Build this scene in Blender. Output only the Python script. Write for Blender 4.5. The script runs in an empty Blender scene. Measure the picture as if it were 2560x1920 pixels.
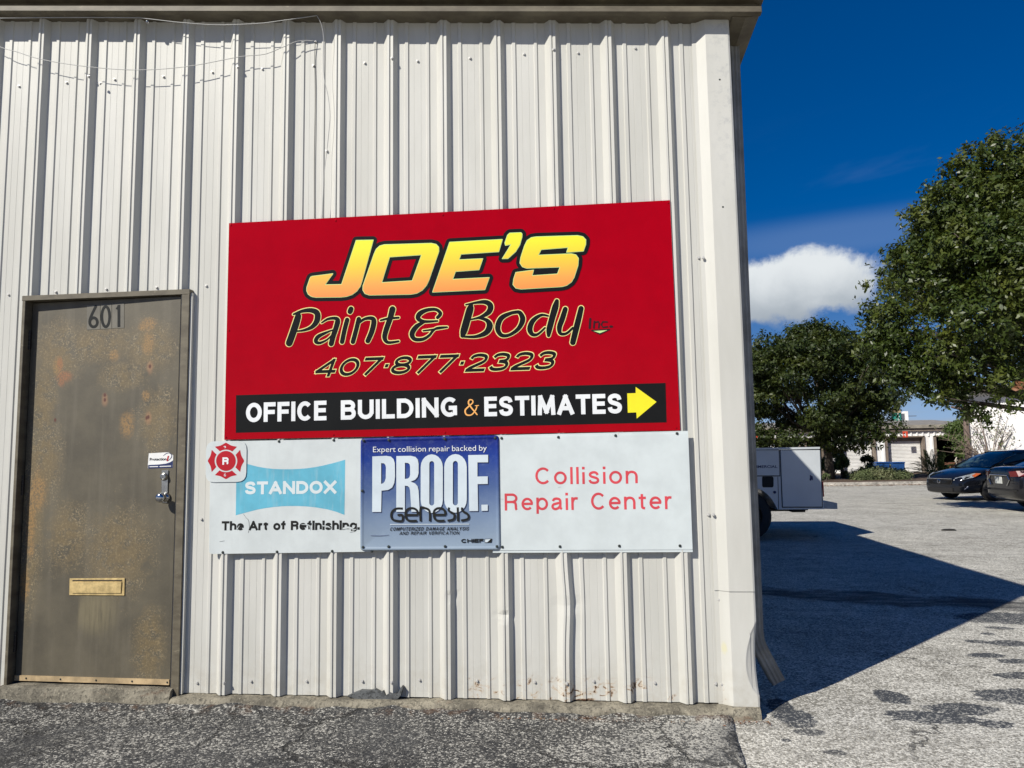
import bpy, bmesh, math, random
import numpy as np
from mathutils import Vector, Matrix, noise as mnoise

random.seed(7)
rng = np.random.default_rng(11)
scene = bpy.context.scene
COL = scene.collection
R = math.radians

# ------------------------------------------------------------------ camera
CAM = Vector((-0.459562, -3.921314, 1.288606))
AX_R = Vector((0.9940586, 0.10776242, -0.01532222))
AX_U = Vector((0.02566769, -0.0952813, 0.99511941))
AX_F = Vector((-0.10577655, 0.98960029, 0.0974812))
FPX = 1870.0
cd = bpy.data.cameras.new('camera')
cam = bpy.data.objects.new('camera', cd)
COL.objects.link(cam)
m3 = Matrix((AX_R, AX_U, -AX_F)).transposed()
cam.matrix_world = Matrix.Translation(CAM) @ m3.to_4x4()
cd.sensor_width = 36
cd.lens = FPX / 2560 * 36
cd.clip_end = 2000
cd.clip_start = 0.05
scene.camera = cam

# ------------------------------------------------------------------ sun, sky, exposure
SUN = Vector((-0.84, -0.93, 1.0)).normalized()
sl = bpy.data.lights.new('sun', 'SUN')
sl.energy = 5.0
sl.angle = R(0.53)
sl.color = (1.0, 0.955, 0.87)
so = bpy.data.objects.new('sun', sl)
COL.objects.link(so)
so.rotation_euler = SUN.to_track_quat('Z', 'Y').to_euler()
so.location = (-20, -20, 25)
scene.view_settings.view_transform = 'Standard'
scene.view_settings.look = 'None'
scene.view_settings.gamma = 1
scene.view_settings.use_curve_mapping = False
scene.view_settings.exposure = 0.2
scene.cycles.max_bounces = 8
scene.cycles.transparent_max_bounces = 12

world = bpy.data.worlds.new('World')
scene.world = world
world.use_nodes = True


class NT:
    """tiny node-graph helper"""
    def __init__(s, tree):
        s.t = tree; s.n = tree.nodes; s.l = tree.links

    def node(s, typ, **kw):
        n = s.n.new(typ)
        for k, v in kw.items():
            setattr(n, k, v)
        return n

    def put(s, sock, v):
        if v is None:
            return
        if isinstance(v, (int, float)):
            sock.default_value = v
        elif isinstance(v, (tuple, list)):
            if len(v) == 3 and sock.type == 'RGBA':
                v = (*v, 1)
            sock.default_value = v
        else:
            s.l.new(v, sock)

    def math(s, op, a, b=None, c=None, clamp=False):
        n = s.node('ShaderNodeMath', operation=op, use_clamp=clamp)
        s.put(n.inputs[0], a); s.put(n.inputs[1], b); s.put(n.inputs[2], c)
        return n.outputs[0]

    def vmath(s, op, a, b=None):
        n = s.node('ShaderNodeVectorMath', operation=op)
        s.put(n.inputs[0], a); s.put(n.inputs[1], b)
        return n.outputs['Value'] if op in ('LENGTH', 'DOT_PRODUCT') else n.outputs[0]

    def ramp(s, v, a, b, lo=0.0, hi=1.0):
        n = s.node('ShaderNodeMapRange', clamp=True, interpolation_type='SMOOTHSTEP')
        s.put(n.inputs[0], v); n.inputs[1].default_value = a; n.inputs[2].default_value = b
        n.inputs[3].default_value = lo; n.inputs[4].default_value = hi
        return n.outputs[0]

    def mix(s, f, a, b, blend='MIX'):
        n = s.node('ShaderNodeMix', data_type='RGBA', blend_type=blend)
        s.put(n.inputs[0], f); s.put(n.inputs[6], a); s.put(n.inputs[7], b)
        return n.outputs[2]

    def noise(s, vec, scale, detail=4, rough=0.55, dist=0.0, col=False):
        n = s.node('ShaderNodeTexNoise')
        s.put(n.inputs['Vector'], vec); n.inputs['Scale'].default_value = scale
        n.inputs['Detail'].default_value = detail; n.inputs['Roughness'].default_value = rough
        n.inputs['Distortion'].default_value = dist
        return n.outputs[1] if col else n.outputs[0]

    def vor(s, vec, scale, feature='F1', out=0, rand=1.0):
        n = s.node('ShaderNodeTexVoronoi', feature=feature)
        s.put(n.inputs['Vector'], vec); n.inputs['Scale'].default_value = scale
        n.inputs['Randomness'].default_value = rand
        return n.outputs[out]

    def sep(s, v):
        n = s.node('ShaderNodeSeparateXYZ'); s.put(n.inputs[0], v)
        return n.outputs

    def comb(s, x, y, z):
        n = s.node('ShaderNodeCombineXYZ')
        s.put(n.inputs[0], x); s.put(n.inputs[1], y); s.put(n.inputs[2], z)
        return n.outputs[0]

    def scale(s, v, sc):
        return s.vmath('MULTIPLY', v, sc)

    def bump(s, h, strength, dist):
        n = s.node('ShaderNodeBump'); s.put(n.inputs['Height'], h)
        n.inputs['Strength'].default_value = strength; n.inputs['Distance'].default_value = dist
        return n.outputs[0]


GAM, TINT, SAT, VAL = 0.85, (1.0, 0.98, 1.22), 1.55, 1.22


def build_world():
    g = NT(world.node_tree)
    g.n.clear()
    out = g.node('ShaderNodeOutputWorld'); bg = g.node('ShaderNodeBackground')
    g.l.new(bg.outputs[0], out.inputs[0])
    sky = g.node('ShaderNodeTexSky', sky_type='NISHITA')
    sky.sun_disc = False
    sky.sun_elevation = math.asin(SUN.z)
    sky.sun_rotation = math.atan2(SUN.x, SUN.y)
    sky.altitude = 0
    sky.air_density = 1.0; sky.dust_density = 0.3; sky.ozone_density = 2.0
    hs = g.node('ShaderNodeHueSaturation')
    hs.inputs['Saturation'].default_value = SAT
    hs.inputs['Value'].default_value = VAL
    gm = g.node('ShaderNodeGamma'); gm.inputs[1].default_value = GAM
    g.l.new(sky.outputs[0], gm.inputs[0])
    g.l.new(g.mix(1.0, gm.outputs[0], TINT, 'MULTIPLY'), hs.inputs['Color'])
    tc = g.node('ShaderNodeTexCoord')
    d = g.vmath('NORMALIZE', tc.outputs['Generated'])
    x, y, z = g.sep(d)
    az = g.math('ARCTAN2', x, y); el = g.math('ARCSINE', z)
    pol = g.comb(az, el, 0.0)
    # the one cumulus in view, plus its puffs
    n1 = g.noise(pol, 16, 6, 0.6, 0.3)
    n2 = g.noise(pol, 5, 3, 0.5)
    warp = g.math('ADD', g.math('MULTIPLY', g.math('SUBTRACT', n1, 0.5), 1.1),
                  g.math('MULTIPLY', g.math('SUBTRACT', n2, 0.5), 0.7))
    def ell(a0, e0, ra, re):
        u = g.math('DIVIDE', g.math('SUBTRACT', az, a0), ra)
        v = g.math('DIVIDE', g.math('SUBTRACT', el, e0), re)
        return g.math('SQRT', g.math('ADD', g.math('MULTIPLY', u, u), g.math('MULTIPLY', v, v)))
    e1 = ell(0.245, 0.205, 0.125, 0.042)
    e2 = ell(0.285, 0.222, 0.052, 0.034)
    e3 = ell(0.19, 0.195, 0.09, 0.040)
    dm = g.math('MINIMUM', g.math('MINIMUM', e1, e2), e3)
    n3 = g.noise(pol, 45, 6, 0.65, 0.2)
    mask = g.ramp(g.math('ADD', g.math('ADD', dm, warp), g.math('MULTIPLY', g.math('SUBTRACT', n3, 0.5), 0.5)), 1.08, 0.64)
    # shade towards the flat base of the cloud
    base = g.math('ADD', el, g.math('MULTIPLY', g.math('SUBTRACT', n1, 0.5), 0.05))
    cc = g.mix(g.ramp(base, 0.160, 0.235), (6.5, 7.4, 8.4), (13.5, 14.2, 14.6))
    # thin veils and low haze clouds, all around the horizon
    st = g.noise(g.comb(g.math('MULTIPLY', az, 1.0), g.math('MULTIPLY', g.math('SUBTRACT', el, g.math('MULTIPLY', az, 0.16)), 6.0), 0.0), 2.6, 5, 0.55, 0.4)
    band = g.math('MULTIPLY', g.ramp(el, 0.10, 0.2), g.ramp(el, 0.42, 0.27))
    veil = g.math('MULTIPLY', g.math('MULTIPLY', g.ramp(st, 0.50, 0.68), band), 0.16)
    v2 = g.ramp(ell(0.33, 0.262, 0.26, 0.030), 1.2, 0.3)
    veil = g.math('MAXIMUM', veil, g.math('MULTIPLY', v2, 0.34))
    low = g.math('MULTIPLY', g.ramp(g.noise(g.comb(az, g.math('MULTIPLY', el, 7.0), 3.0), 4.0, 4, 0.5), 0.42, 0.62), g.ramp(el, 0.14, 0.03))
    low = g.math('MULTIPLY', low, 0.65)
    col = g.mix(veil, hs.outputs[0], (3.2, 5.2, 9.4))
    col = g.mix(low, col, (4.2, 7.8, 13.5))
    col = g.mix(mask, col, cc)
    g.l.new(col, bg.inputs[0])
    bg.inputs[1].default_value = 0.05


build_world()


# ------------------------------------------------------------------ helpers
def ray(px, py):
    return AX_F * FPX + AX_R * (px - 1280) - AX_U * (py - 960)


def at(px, py, Y=0.0):
    """where the sight line measured in the photograph meets the plane y = Y"""
    d = ray(px, py); t = (Y - CAM.y) / d.y
    return CAM + d * t


def gnd(px, py, Z=0.0):
    d = ray(px, py); t = (Z - CAM.z) / d.z
    return CAM + d * t


def link(name, me, mat=None, parent=None, loc=None):
    o = bpy.data.objects.new(name, me)
    COL.objects.link(o)
    if mat is not None:
        if isinstance(mat, (list, tuple)):
            for m in mat: me.materials.append(m)
        else:
            me.materials.append(mat)
    if parent is not None:
        o.parent = parent
    if loc is not None:
        o.location = loc
    return o


def tag(o, label=None, cat=None, group=None, kind=None):
    if label: o['label'] = label
    if cat: o['category'] = cat
    if group: o['group'] = group
    if kind: o['kind'] = kind
    return o


def empty(name, loc=(0, 0, 0), rz=0.0, **kw):
    o = bpy.data.objects.new(name, None)
    COL.objects.link(o)
    o.location = loc; o.rotation_euler = (0, 0, rz)
    return tag(o, **kw)


class MB:
    def __init__(s):
        s.v = []; s.f = []; s.mi = []

    def add(s, vs, fs, mi=0):
        b = len(s.v)
        s.v += [tuple(v) for v in vs]
        s.f += [tuple(b + i for i in f) for f in fs]
        s.mi += [mi] * len(fs)
        return s

    def box(s, x0, x1, y0, y1, z0, z1, mi=0, M=None):
        vs = [Vector((x, y, z)) for z in (z0, z1) for y in (y0, y1) for x in (x0, x1)]
        if M is not None: vs = [M @ v for v in vs]
        return s.add(vs, [(0, 2, 3, 1), (4, 5, 7, 6), (0, 1, 5, 4), (2, 6, 7, 3), (0, 4, 6, 2), (1, 3, 7, 5)], mi)

    def prism(s, poly, axis, a, b, mi=0, fn=None):
        """extrude a 2-d polygon along an axis between a and b"""
        def P(u, v, w):
            q = {'x': (w, u, v), 'y': (u, w, v), 'z': (u, v, w)}[axis]
            return fn(Vector(q)) if fn else Vector(q)
        n = len(poly)
        vs = [P(u, v, a) for u, v in poly] + [P(u, v, b) for u, v in poly]
        fs = [tuple(range(n)), tuple(range(2 * n - 1, n - 1, -1))]
        fs += [(i, i + n, (i + 1) % n + n, (i + 1) % n) for i in range(n)]
        return s.add(vs, fs, mi)

    def tube(s, pts, r, n=8, mi=0, cap=True):
        pts = [Vector(p) for p in pts]
        rs = r if isinstance(r, (list, tuple)) else [r] * len(pts)
        vs = []; fs = []
        up = Vector((0, 0, 1))
        prev = None
        for i, p in enumerate(pts):
            t = (pts[min(i + 1, len(pts) - 1)] - pts[max(i - 1, 0)])
            if t.length < 1e-9: t = Vector((0, 0, 1))
            t.normalize()
            if prev is None:
                a = t.orthogonal().normalized()
            else:
                a = (prev - t * prev.dot(t))
                a = a.normalized() if a.length > 1e-6 else t.orthogonal().normalized()
            prev = a; b = t.cross(a)
            for k in range(n):
                an = 2 * math.pi * k / n
                vs.append(p + (a * math.cos(an) + b * math.sin(an)) * rs[i])
        for i in range(len(pts) - 1):
            for k in range(n):
                fs.append((i * n + k, i * n + (k + 1) % n, (i + 1) * n + (k + 1) % n, (i + 1) * n + k))
        if cap:
            fs.append(tuple(reversed(range(n)))); fs.append(tuple(range((len(pts) - 1) * n, len(pts) * n)))
        return s.add(vs, fs, mi)

    def lathe(s, prof, n=20, mi=0, M=None):
        """profile (radius, height) turned about z"""
        vs = []; fs = []
        for r, z in prof:
            for k in range(n):
                a = 2 * math.pi * k / n
                v = Vector((r * math.cos(a), r * math.sin(a), z))
                vs.append(M @ v if M is not None else v)
        for i in range(len(prof) - 1):
            for k in range(n):
                fs.append((i * n + k, i * n + (k + 1) % n, (i + 1) * n + (k + 1) % n, (i + 1) * n + k))
        return s.add(vs, fs, mi)

    def mesh(s, name='mesh', smooth=False):
        me = bpy.data.meshes.new(name)
        me.from_pydata(s.v, [], s.f)
        if any(s.mi): me.polygons.foreach_set('material_index', s.mi)
        if smooth: me.polygons.foreach_set('use_smooth', [True] * len(me.polygons))
        me.update()
        return me

    def build(s, name, mat, parent=None, smooth=False, loc=None):
        return link(name, s.mesh(name, smooth), mat, parent, loc)


def fix_normals(me):
    bm = bmesh.new(); bm.from_mesh(me)
    bmesh.ops.recalc_face_normals(bm, faces=bm.faces)
    bm.to_mesh(me); bm.free()
    return me


def bevel_mesh(me, w, seg=2, ang=30):
    bm = bmesh.new(); bm.from_mesh(me)
    es = [e for e in bm.edges if len(e.link_faces) == 2 and e.calc_face_angle(0) > R(ang)]
    bmesh.ops.bevel(bm, geom=es, offset=w, segments=seg, affect='EDGES', profile=0.6)
    bmesh.ops.recalc_face_normals(bm, faces=bm.faces)
    bm.to_mesh(me); bm.free()
    return me


# ------------------------------------------------------------------ materials
def mat(name):
    m = bpy.data.materials.new(name); m.use_nodes = True
    g = NT(m.node_tree)
    b = g.n['Principled BSDF']
    return m, g, b


def simple(name, col, rough=0.5, metal=0.0, var=0.12, scale=20, bumpd=0.0, spec=0.5, coat=0.0):
    m, g, b = mat(name)
    tc = g.node('ShaderNodeTexCoord').outputs['Object']
    n = g.noise(tc, scale, 5, 0.6)
    dk = tuple(c * (1 - var) for c in col); lt = tuple(min(1, c * (1 + var)) for c in col)
    g.put(b.inputs['Base Color'], g.mix(g.ramp(n, 0.3, 0.7), dk, lt))
    b.inputs['Roughness'].default_value = rough
    b.inputs['Metallic'].default_value = metal
    b.inputs['Specular IOR Level'].default_value = spec
    b.inputs['Coat Weight'].default_value = coat
    if bumpd:
        g.l.new(g.bump(g.noise(tc, scale * 4, 4), 0.6, bumpd), b.inputs['Normal'])
    return m


def blob(g, P, cx, cz, rx, rz, warp=None, k=0.6, soft=0.5):
    """soft blotch of wear at a place on a surface (x, z), edge broken by noise"""
    x, y, z = P
    u = g.math('DIVIDE', g.math('SUBTRACT', x, cx), rx)
    v = g.math('DIVIDE', g.math('SUBTRACT', z, cz), rz)
    d = g.math('SQRT', g.math('ADD', g.math('MULTIPLY', u, u), g.math('MULTIPLY', v, v)))
    if warp is not None:
        d = g.math('ADD', d, g.math('MULTIPLY', g.math('SUBTRACT', warp, 0.5), k * 2))
    return g.ramp(d, 1.0 + soft * 0.6, 1.0 - soft * 1.1)


def vmax(g, xs):
    r = xs[0]
    for x in xs[1:]: r = g.math('MAXIMUM', r, x)
    return r


def m_wall():
    m, g, b = mat('white_wall_paint')
    P = g.node('ShaderNodeNewGeometry').outputs['Position']
    xyz = g.sep(P)
    big = g.noise(g.scale(P, (3.0, 3.0, 0.6)), 1.5, 5, 0.6)
    streak = g.noise(g.scale(P, (30, 30, 1.2)), 1.0, 5, 0.6)
    speck = g.noise(P, 90, 3, 0.6)
    c = g.mix(g.ramp(big, 0.3, 0.75), (0.500, 0.494, 0.446), (0.580, 0.573, 0.525))
    c = g.mix(g.math('MULTIPLY', g.ramp(streak, 0.55, 0.8), 0.35), c, (0.55, 0.54, 0.49))
    c = g.mix(g.math('MULTIPLY', g.ramp(speck, 0.62, 0.75), 0.28), c, (0.46, 0.45, 0.42))
    # splash dirt along the base
    low = g.math('MULTIPLY', g.ramp(xyz[2], 0.40, 0.06), g.ramp(g.noise(P, 14, 5, 0.7), 0.35, 0.7))
    c = g.mix(g.math('MULTIPLY', low, 0.45), c, (0.42, 0.39, 0.32))
    # rust eaten into the bottom edge of the right-hand sheets
    rn = g.noise(g.scale(P, (14, 14, 22)), 1.0, 6, 0.7, 1.2)
    zone = g.math('MULTIPLY', g.math('MULTIPLY', g.ramp(xyz[0], -1.35, -1.05), g.ramp(xyz[0], .19, .12)), g.math('MULTIPLY', g.ramp(xyz[2], 0.19, 0.12), g.ramp(g.noise(g.scale(P, (3.5, 3.5, 1)), 1.3, 2), 0.40, 0.56)))
    r1 = g.math('MULTIPLY', zone, g.ramp(rn, 0.52, 0.64))
    c = g.mix(g.math('MULTIPLY', r1, 0.75), c, (0.42, 0.25, 0.10))
    r2 = g.math('MULTIPLY', zone, g.ramp(rn, 0.60, 0.63))
    c = g.mix(r2, c, (0.06, 0.025, 0.012))
    yel = blob(g, xyz, 0.165, 0.325, 0.014, 0.03, speck, 0.5)
    c = g.mix(g.math('MULTIPLY', yel, 0.6), c, (0.55, 0.52, 0.30))
    # mildew on the upper corner trim
    mil = g.math('MULTIPLY', g.math('MULTIPLY', g.ramp(xyz[0], 0.16, 0.30), g.ramp(xyz[2], 2.3, 3.3)), g.ramp(g.noise(P, 28, 6, 0.75), 0.48, 0.68))
    c = g.mix(g.math('MULTIPLY', mil, 0.5), c, (0.33, 0.34, 0.34))
    g.put(b.inputs['Base Color'], c)
    b.inputs['Roughness'].default_value = 0.50
    b.inputs['Specular IOR Level'].default_value = 0.35
    g.l.new(g.bump(g.noise(P, 260, 2), 0.15, 0.0006), b.inputs['Normal'])
    return m


def m_brown(name='weathered_brown_paint', k=1.0):
    m, g, b = mat(name)
    P = g.node('ShaderNodeNewGeometry').outputs['Position']
    n = g.noise(g.scale(P, (4, 4, 9)), 1.5, 6, 0.65)
    n2 = g.noise(g.scale(P, (18, 18, 40)), 1.0, 6, 0.7, 0.8)
    c = g.mix(g.ramp(n, 0.3, 0.7), (0.085 * k, 0.070 * k, 0.045 * k), (0.16 * k, 0.138 * k, 0.093 * k))
    c = g.mix(g.math('MULTIPLY', g.ramp(n2, 0.6, 0.75), 0.5), c, (0.35, 0.30, 0.21))
    g.put(b.inputs['Base Color'], c)
    b.inputs['Roughness'].default_value = 0.6
    return m


def m_door():
    m, g, b = mat('rust_stained_door_paint')
    P = g.node('ShaderNodeNewGeometry').outputs['Position']
    xyz = g.sep(P)
    n = g.noise(P, 3.5, 6, 0.65)
    vert = g.noise(g.scale(P, (16, 16, 1.3)), 1.0, 5, 0.6)
    fine = g.noise(P, 100, 6, 0.75, 0.3)
    med = g.noise(P, 13, 6, 0.72, 0.3)
    c = g.mix(g.ramp(n, 0.3, 0.72), (0.074, 0.064, 0.043), (0.113, 0.097, 0.064))
    c = g.mix(g.math('MULTIPLY', g.ramp(vert, 0.45, 0.75), 0.35), c, (0.165, 0.145, 0.105))
    # tan lichen-like speckle where the paint has weathered
    L = -3.685
    def bl(px, py, rx, rz, **k):
        q = at(px, py, 0.04)
        return blob(g, xyz, q.x, q.z, rx, rz, med, **k)
    z1 = vmax(g, [bl(150, 880, .16, .20, k=1.0), bl(380, 870, .17, .16, k=1.0), bl(110, 1000, .09, .24, k=1.0),
                  bl(310, 940, .16, .09, k=1.0), bl(250, 860, .25, .12, k=1.0), bl(75, 1300, .09, .55, k=0.9), bl(110, 1150, .12, .25, k=1.0),
                  bl(380, 1610, .10, .22, k=1.1), bl(300, 1380, .22, .25, k=1.3), bl(170, 1340, .14, .20, k=1.2), bl(400, 1050, .12, .2, k=1.2)])
    sp = g.math('MULTIPLY', z1, g.ramp(fine, 0.50, 0.62))
    c = g.mix(g.math('MULTIPLY', sp, 0.8), c, (0.32, 0.25, 0.14))
    c = g.mix(g.math('MULTIPLY', g.math('MULTIPLY', z1, g.ramp(med, .38, .58)), 0.62), c, (0.175, 0.125, 0.055))
    z2 = vmax(g, [bl(375, 813, .055, .038, k=0.5), bl(362, 818, .03, .025, k=0.5), bl(322, 1062, .045, .075, k=0.6), bl(290, 890, .035, .035, k=0.8),
                  bl(370, 990, .025, .03, k=0.6), bl(145, 915, .035, .06, k=0.7), bl(375, 860, .04, .07, k=0.8), bl(78, 1300, .030, .20, k=1.3), bl(60, 1460, .03, .10, k=1.2), bl(95, 1230, .05, .12, k=1.4)])
    c = g.mix(g.math('MULTIPLY', g.math('MULTIPLY', z2, g.ramp(fine, .38, .56)), 0.78), c, (0.29, 0.17, 0.06))
    z3 = vmax(g, [bl(162, 942, .05, .035, k=0.5), bl(155, 950, .025, .045, k=0.5), bl(150, 910, .02, .04, k=0.7)])
    c = g.mix(g.math('MULTIPLY', g.math('MULTIPLY', z3, g.ramp(fine, .34, .56)), 0.75), c, (0.27, 0.11, 0.045))
    dots = [bl(x, y, .009, .013, k=0.3) for x, y in [(265, 988), (265, 1000), (380, 917), (376, 1043), (138, 1050), (372, 1045)]]
    c = g.mix(g.math('MULTIPLY', vmax(g, [bl(x, y, .022, .04, k=0.5) for x, y in [(265, 1000), (380, 920), (376, 1045)]]), 0.5), c, (0.34, 0.18, 0.09))
    c = g.mix(vmax(g, dots), c, (0.09, 0.03, 0.018))
    # drips below the letter slot
    q = at(240, 1530, 0.04)
    dr = g.math('MULTIPLY', blob(g, xyz, q.x, q.z, .15, .13, vert, k=0.5), g.ramp(vert, 0.42, 0.62))
    c = g.mix(g.math('MULTIPLY', dr, 0.35), c, (0.30, 0.25, 0.13))
    pale = g.math('MULTIPLY', g.ramp(g.noise(P, 160, 3, 0.7), 0.68, 0.73), g.ramp(med, 0.5, 0.7))
    c = g.mix(pale, c, (0.42, 0.39, 0.31))
    g.put(b.inputs['Base Color'], c)
    b.inputs['Roughness'].default_value = 0.55
    g.l.new(g.bump(g.math('ADD', fine, g.math('MULTIPLY', med, 2)), 0.25, 0.0015), b.inputs['Normal'])
    return m


def m_asphalt(name, dark):
    m, g, b = mat(name)
    P = g.node('ShaderNodeNewGeometry').outputs['Position']
    xyz = g.sep(P)
    w = g.vmath('ADD', P, g.scale(g.noise(P, 60, 3, 0.6, col=True), (0.012, 0.012, 0.0)))
    v1 = g.vor(w, 95, out=1)      # cell colour: one value per stone
    v1d = g.vor(w, 95, out=0)
    v2 = g.vor(w, 190, out=1)
    s1 = g.sep(v1)[0]; s2 = g.sep(v2)[1]
    big = g.noise(P, 0.9, 5, 0.6)
    mid = g.noise(P, 5, 6, 0.65, 0.6)
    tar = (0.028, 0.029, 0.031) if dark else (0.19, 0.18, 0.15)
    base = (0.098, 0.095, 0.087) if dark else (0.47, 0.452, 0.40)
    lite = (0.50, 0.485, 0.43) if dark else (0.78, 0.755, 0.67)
    amount = g.math('ADD', g.math('MULTIPLY', g.math('SUBTRACT', mid, 0.5), 0.7), g.math('MULTIPLY', g.math('SUBTRACT', big, 0.5), 0.5))
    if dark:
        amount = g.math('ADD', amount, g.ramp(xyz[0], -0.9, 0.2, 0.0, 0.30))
    st = g.math('ADD', g.math('ADD', g.math('MULTIPLY', s1, 0.62), g.math('MULTIPLY', s2, 0.38)), amount)
    c = g.mix(g.ramp(st, 0.22, 0.50), tar, base)
    c = g.mix(g.ramp(st, 0.60 if dark else 0.52, 0.80), c, lite)
    c = g.mix(g.math('MULTIPLY', g.ramp(v1d, 0.45, 0.75), 0.55), c, tar)
    # far away the stones average out
    # hairline cracks
    wc = g.vmath('ADD', P, g.scale(g.noise(P, 2.2, 6, 0.7, col=True), (0.6, 0.6, 0.0)))
    ck = g.vor(wc, 1.5 if dark else 0.6, feature='DISTANCE_TO_EDGE')
    ck2 = g.math('MULTIPLY', g.ramp(ck, 0.030 if dark else 0.005, 0.006 if dark else 0.001), g.ramp(g.noise(P, 1.3, 3), 0.40, 0.50) if dark else g.ramp(g.noise(P, 1.3, 3), 0.55, 0.62))
    c = g.mix(g.math('MULTIPLY', ck2, 0.8), c, (0.025, 0.024, 0.022))
    if not dark:
        # tar drips and oily blotches, stretched across the lot
        wp = g.noise(g.scale(P, (1.0, 1.6, 1)), 7, 6, 0.72, 0.6)
        def tb(px, py, rx, ry, k=0.7):
            q = gnd(px, py)
            x, y, z = xyz
            ang = 0.5
            dx = g.math('SUBTRACT', x, q.x); dy = g.math('SUBTRACT', y, q.y)
            u = g.math('DIVIDE', dx, rx); v = g.math('DIVIDE', dy, ry)
            d = g.math('SQRT', g.math('ADD', g.math('MULTIPLY', u, u), g.math('MULTIPLY', v, v)))
            d = g.math('ADD', d, g.math('MULTIPLY', g.math('SUBTRACT', wp, 0.5), k * 2))
            return g.ramp(d, 1.03, 0.90)
        tars = vmax(g, [tb(1985, 1795, .10, .14), tb(1950, 1765, .07, .10), tb(2025, 1830, .07, .05), tb(2090, 1880, .05, .03),
                        tb(2330, 1790, .22, .10), tb(2400, 1770, .18, .10), tb(2230, 1740, .09, .12), tb(2490, 1808, .08, .05),
                        tb(2440, 1605, .08, .06), tb(2470, 1640, .12, .06), tb(2530, 1610, .16, .09), tb(2540, 1655, .12, .06), tb(2550, 1690, .14, .07),
                        tb(2500, 1570, .10, .05), tb(2470, 1585, .05, .04), tb(2540, 1740, .2, .14, 1.0), tb(2555, 1545, .5, .22), tb(1965, 1850, .02, .02)])
        holes = g.ramp(st, 0.75, 0.6)
        c = g.mix(g.math('MULTIPLY', g.math('MULTIPLY', tars, g.math('ADD', g.math('MULTIPLY', holes, 0.45), 0.52)), 1.0), c, (0.05, 0.055, 0.062))
        # the long sealed tar seam that crosses the lot inside the building's shade
        q0 = gnd(1900, 1480); q1 = gnd(2560, 1515)
        sl_ = (q1.y - q0.y) / (q1.x - q0.x)
        yy = g.math('SUBTRACT', xyz[1], g.math('ADD', g.math('MULTIPLY', g.math('SUBTRACT', xyz[0], q0.x), sl_), q0.y))
        yy = g.math('ADD', yy, g.math('MULTIPLY', g.math('SUBTRACT', g.noise(P, 1.6, 6, 0.6), 0.5), 1.1))
        seam = g.ramp(g.math('ABSOLUTE', yy), 0.34, 0.14)
        c = g.mix(g.math('MULTIPLY', seam, g.ramp(g.noise(g.scale(P, (.8, 3, 1)), 2.5, 5, .7), .35, .7, .92, .35)), c, (0.022, 0.024, 0.028))
        drift = g.noise(g.scale(P, (0.25, 1.4, 1)), 1.2, 6, 0.7, 0.5)
        c = g.mix(g.math('MULTIPLY', g.ramp(drift, 0.52, 0.75), 0.4), c, (0.26, 0.245, 0.21))
        c = g.mix(g.math('MULTIPLY', g.ramp(g.noise(g.scale(P, (0.4, 3.0, 1)), 1.5, 7, 0.75, 0.5), 0.56, 0.62), 0.3), c, (0.09, 0.085, 0.075))
    else:
        dp = g.ramp(g.noise(P, 1.6, 6, 0.7, 0.5), 0.46, 0.66)
        c = g.mix(g.math('MULTIPLY', dp, 0.55), c, (0.062, 0.063, 0.064))
        # red-brown leaf mulch stain along the foot of the wall
        lf = g.math('MULTIPLY', g.ramp(xyz[1], -0.17, -0.08), g.ramp(g.noise(P, 9, 6, 0.7), 0.5, 0.62))
        c = g.mix(g.math('MULTIPLY', lf, 0.6), c, (0.10, 0.055, 0.03))
    g.put(b.inputs['Base Color'], c)
    b.inputs['Roughness'].default_value = 0.85
    b.inputs['Specular IOR Level'].default_value = 0.3
    h = g.math('ADD', g.math('MULTIPLY', g.math('SUBTRACT', 1.0, v1d), 1.0), g.math('MULTIPLY', s2, 0.5))
    h = g.math('SUBTRACT', h, g.math('MULTIPLY', ck2, 2.0))
    g.l.new(g.bump(h, 0.9 if dark else 0.65, 0.004), b.inputs['Normal'])
    return m


def m_concrete(name, col=(0.20, 0.18, 0.135), sc=1.0, bd=0.01):
    m, g, b = mat(name)
    P = g.node('ShaderNodeNewGeometry').outputs['Position']
    n = g.noise(P, 7 * sc, 7, 0.7, 0.3); f = g.noise(P, 60 * sc, 4, 0.7)
    dk = tuple(c * 0.45 for c in col); lt = tuple(c * 1.5 for c in col)
    c = g.mix(g.ramp(n, 0.3, 0.7), dk, lt)
    c = g.mix(g.math('MULTIPLY', g.ramp(f, 0.50, 0.62), 0.75), c, tuple(x * 0.3 for x in col))
    c = g.mix(g.math('MULTIPLY', g.ramp(g.noise(P, 110 * sc, 3, 0.6), 0.60, 0.68), 0.6), c, tuple(min(1, x * 2.1) for x in col))
    rz = g.ramp(g.noise(g.scale(P, (6, 6, 20)), 1.0, 5, 0.7), 0.58, 0.7)
    c = g.mix(g.math('MULTIPLY', rz, 0.5), c, (0.13, 0.07, 0.04))
    g.put(b.inputs['Base Color'], c)
    b.inputs['Roughness'].default_value = 0.9
    g.l.new(g.bump(g.math('ADD', n, g.math('MULTIPLY', f, 0.5)), 0.8, bd), b.inputs['Normal'])
    return m


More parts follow.
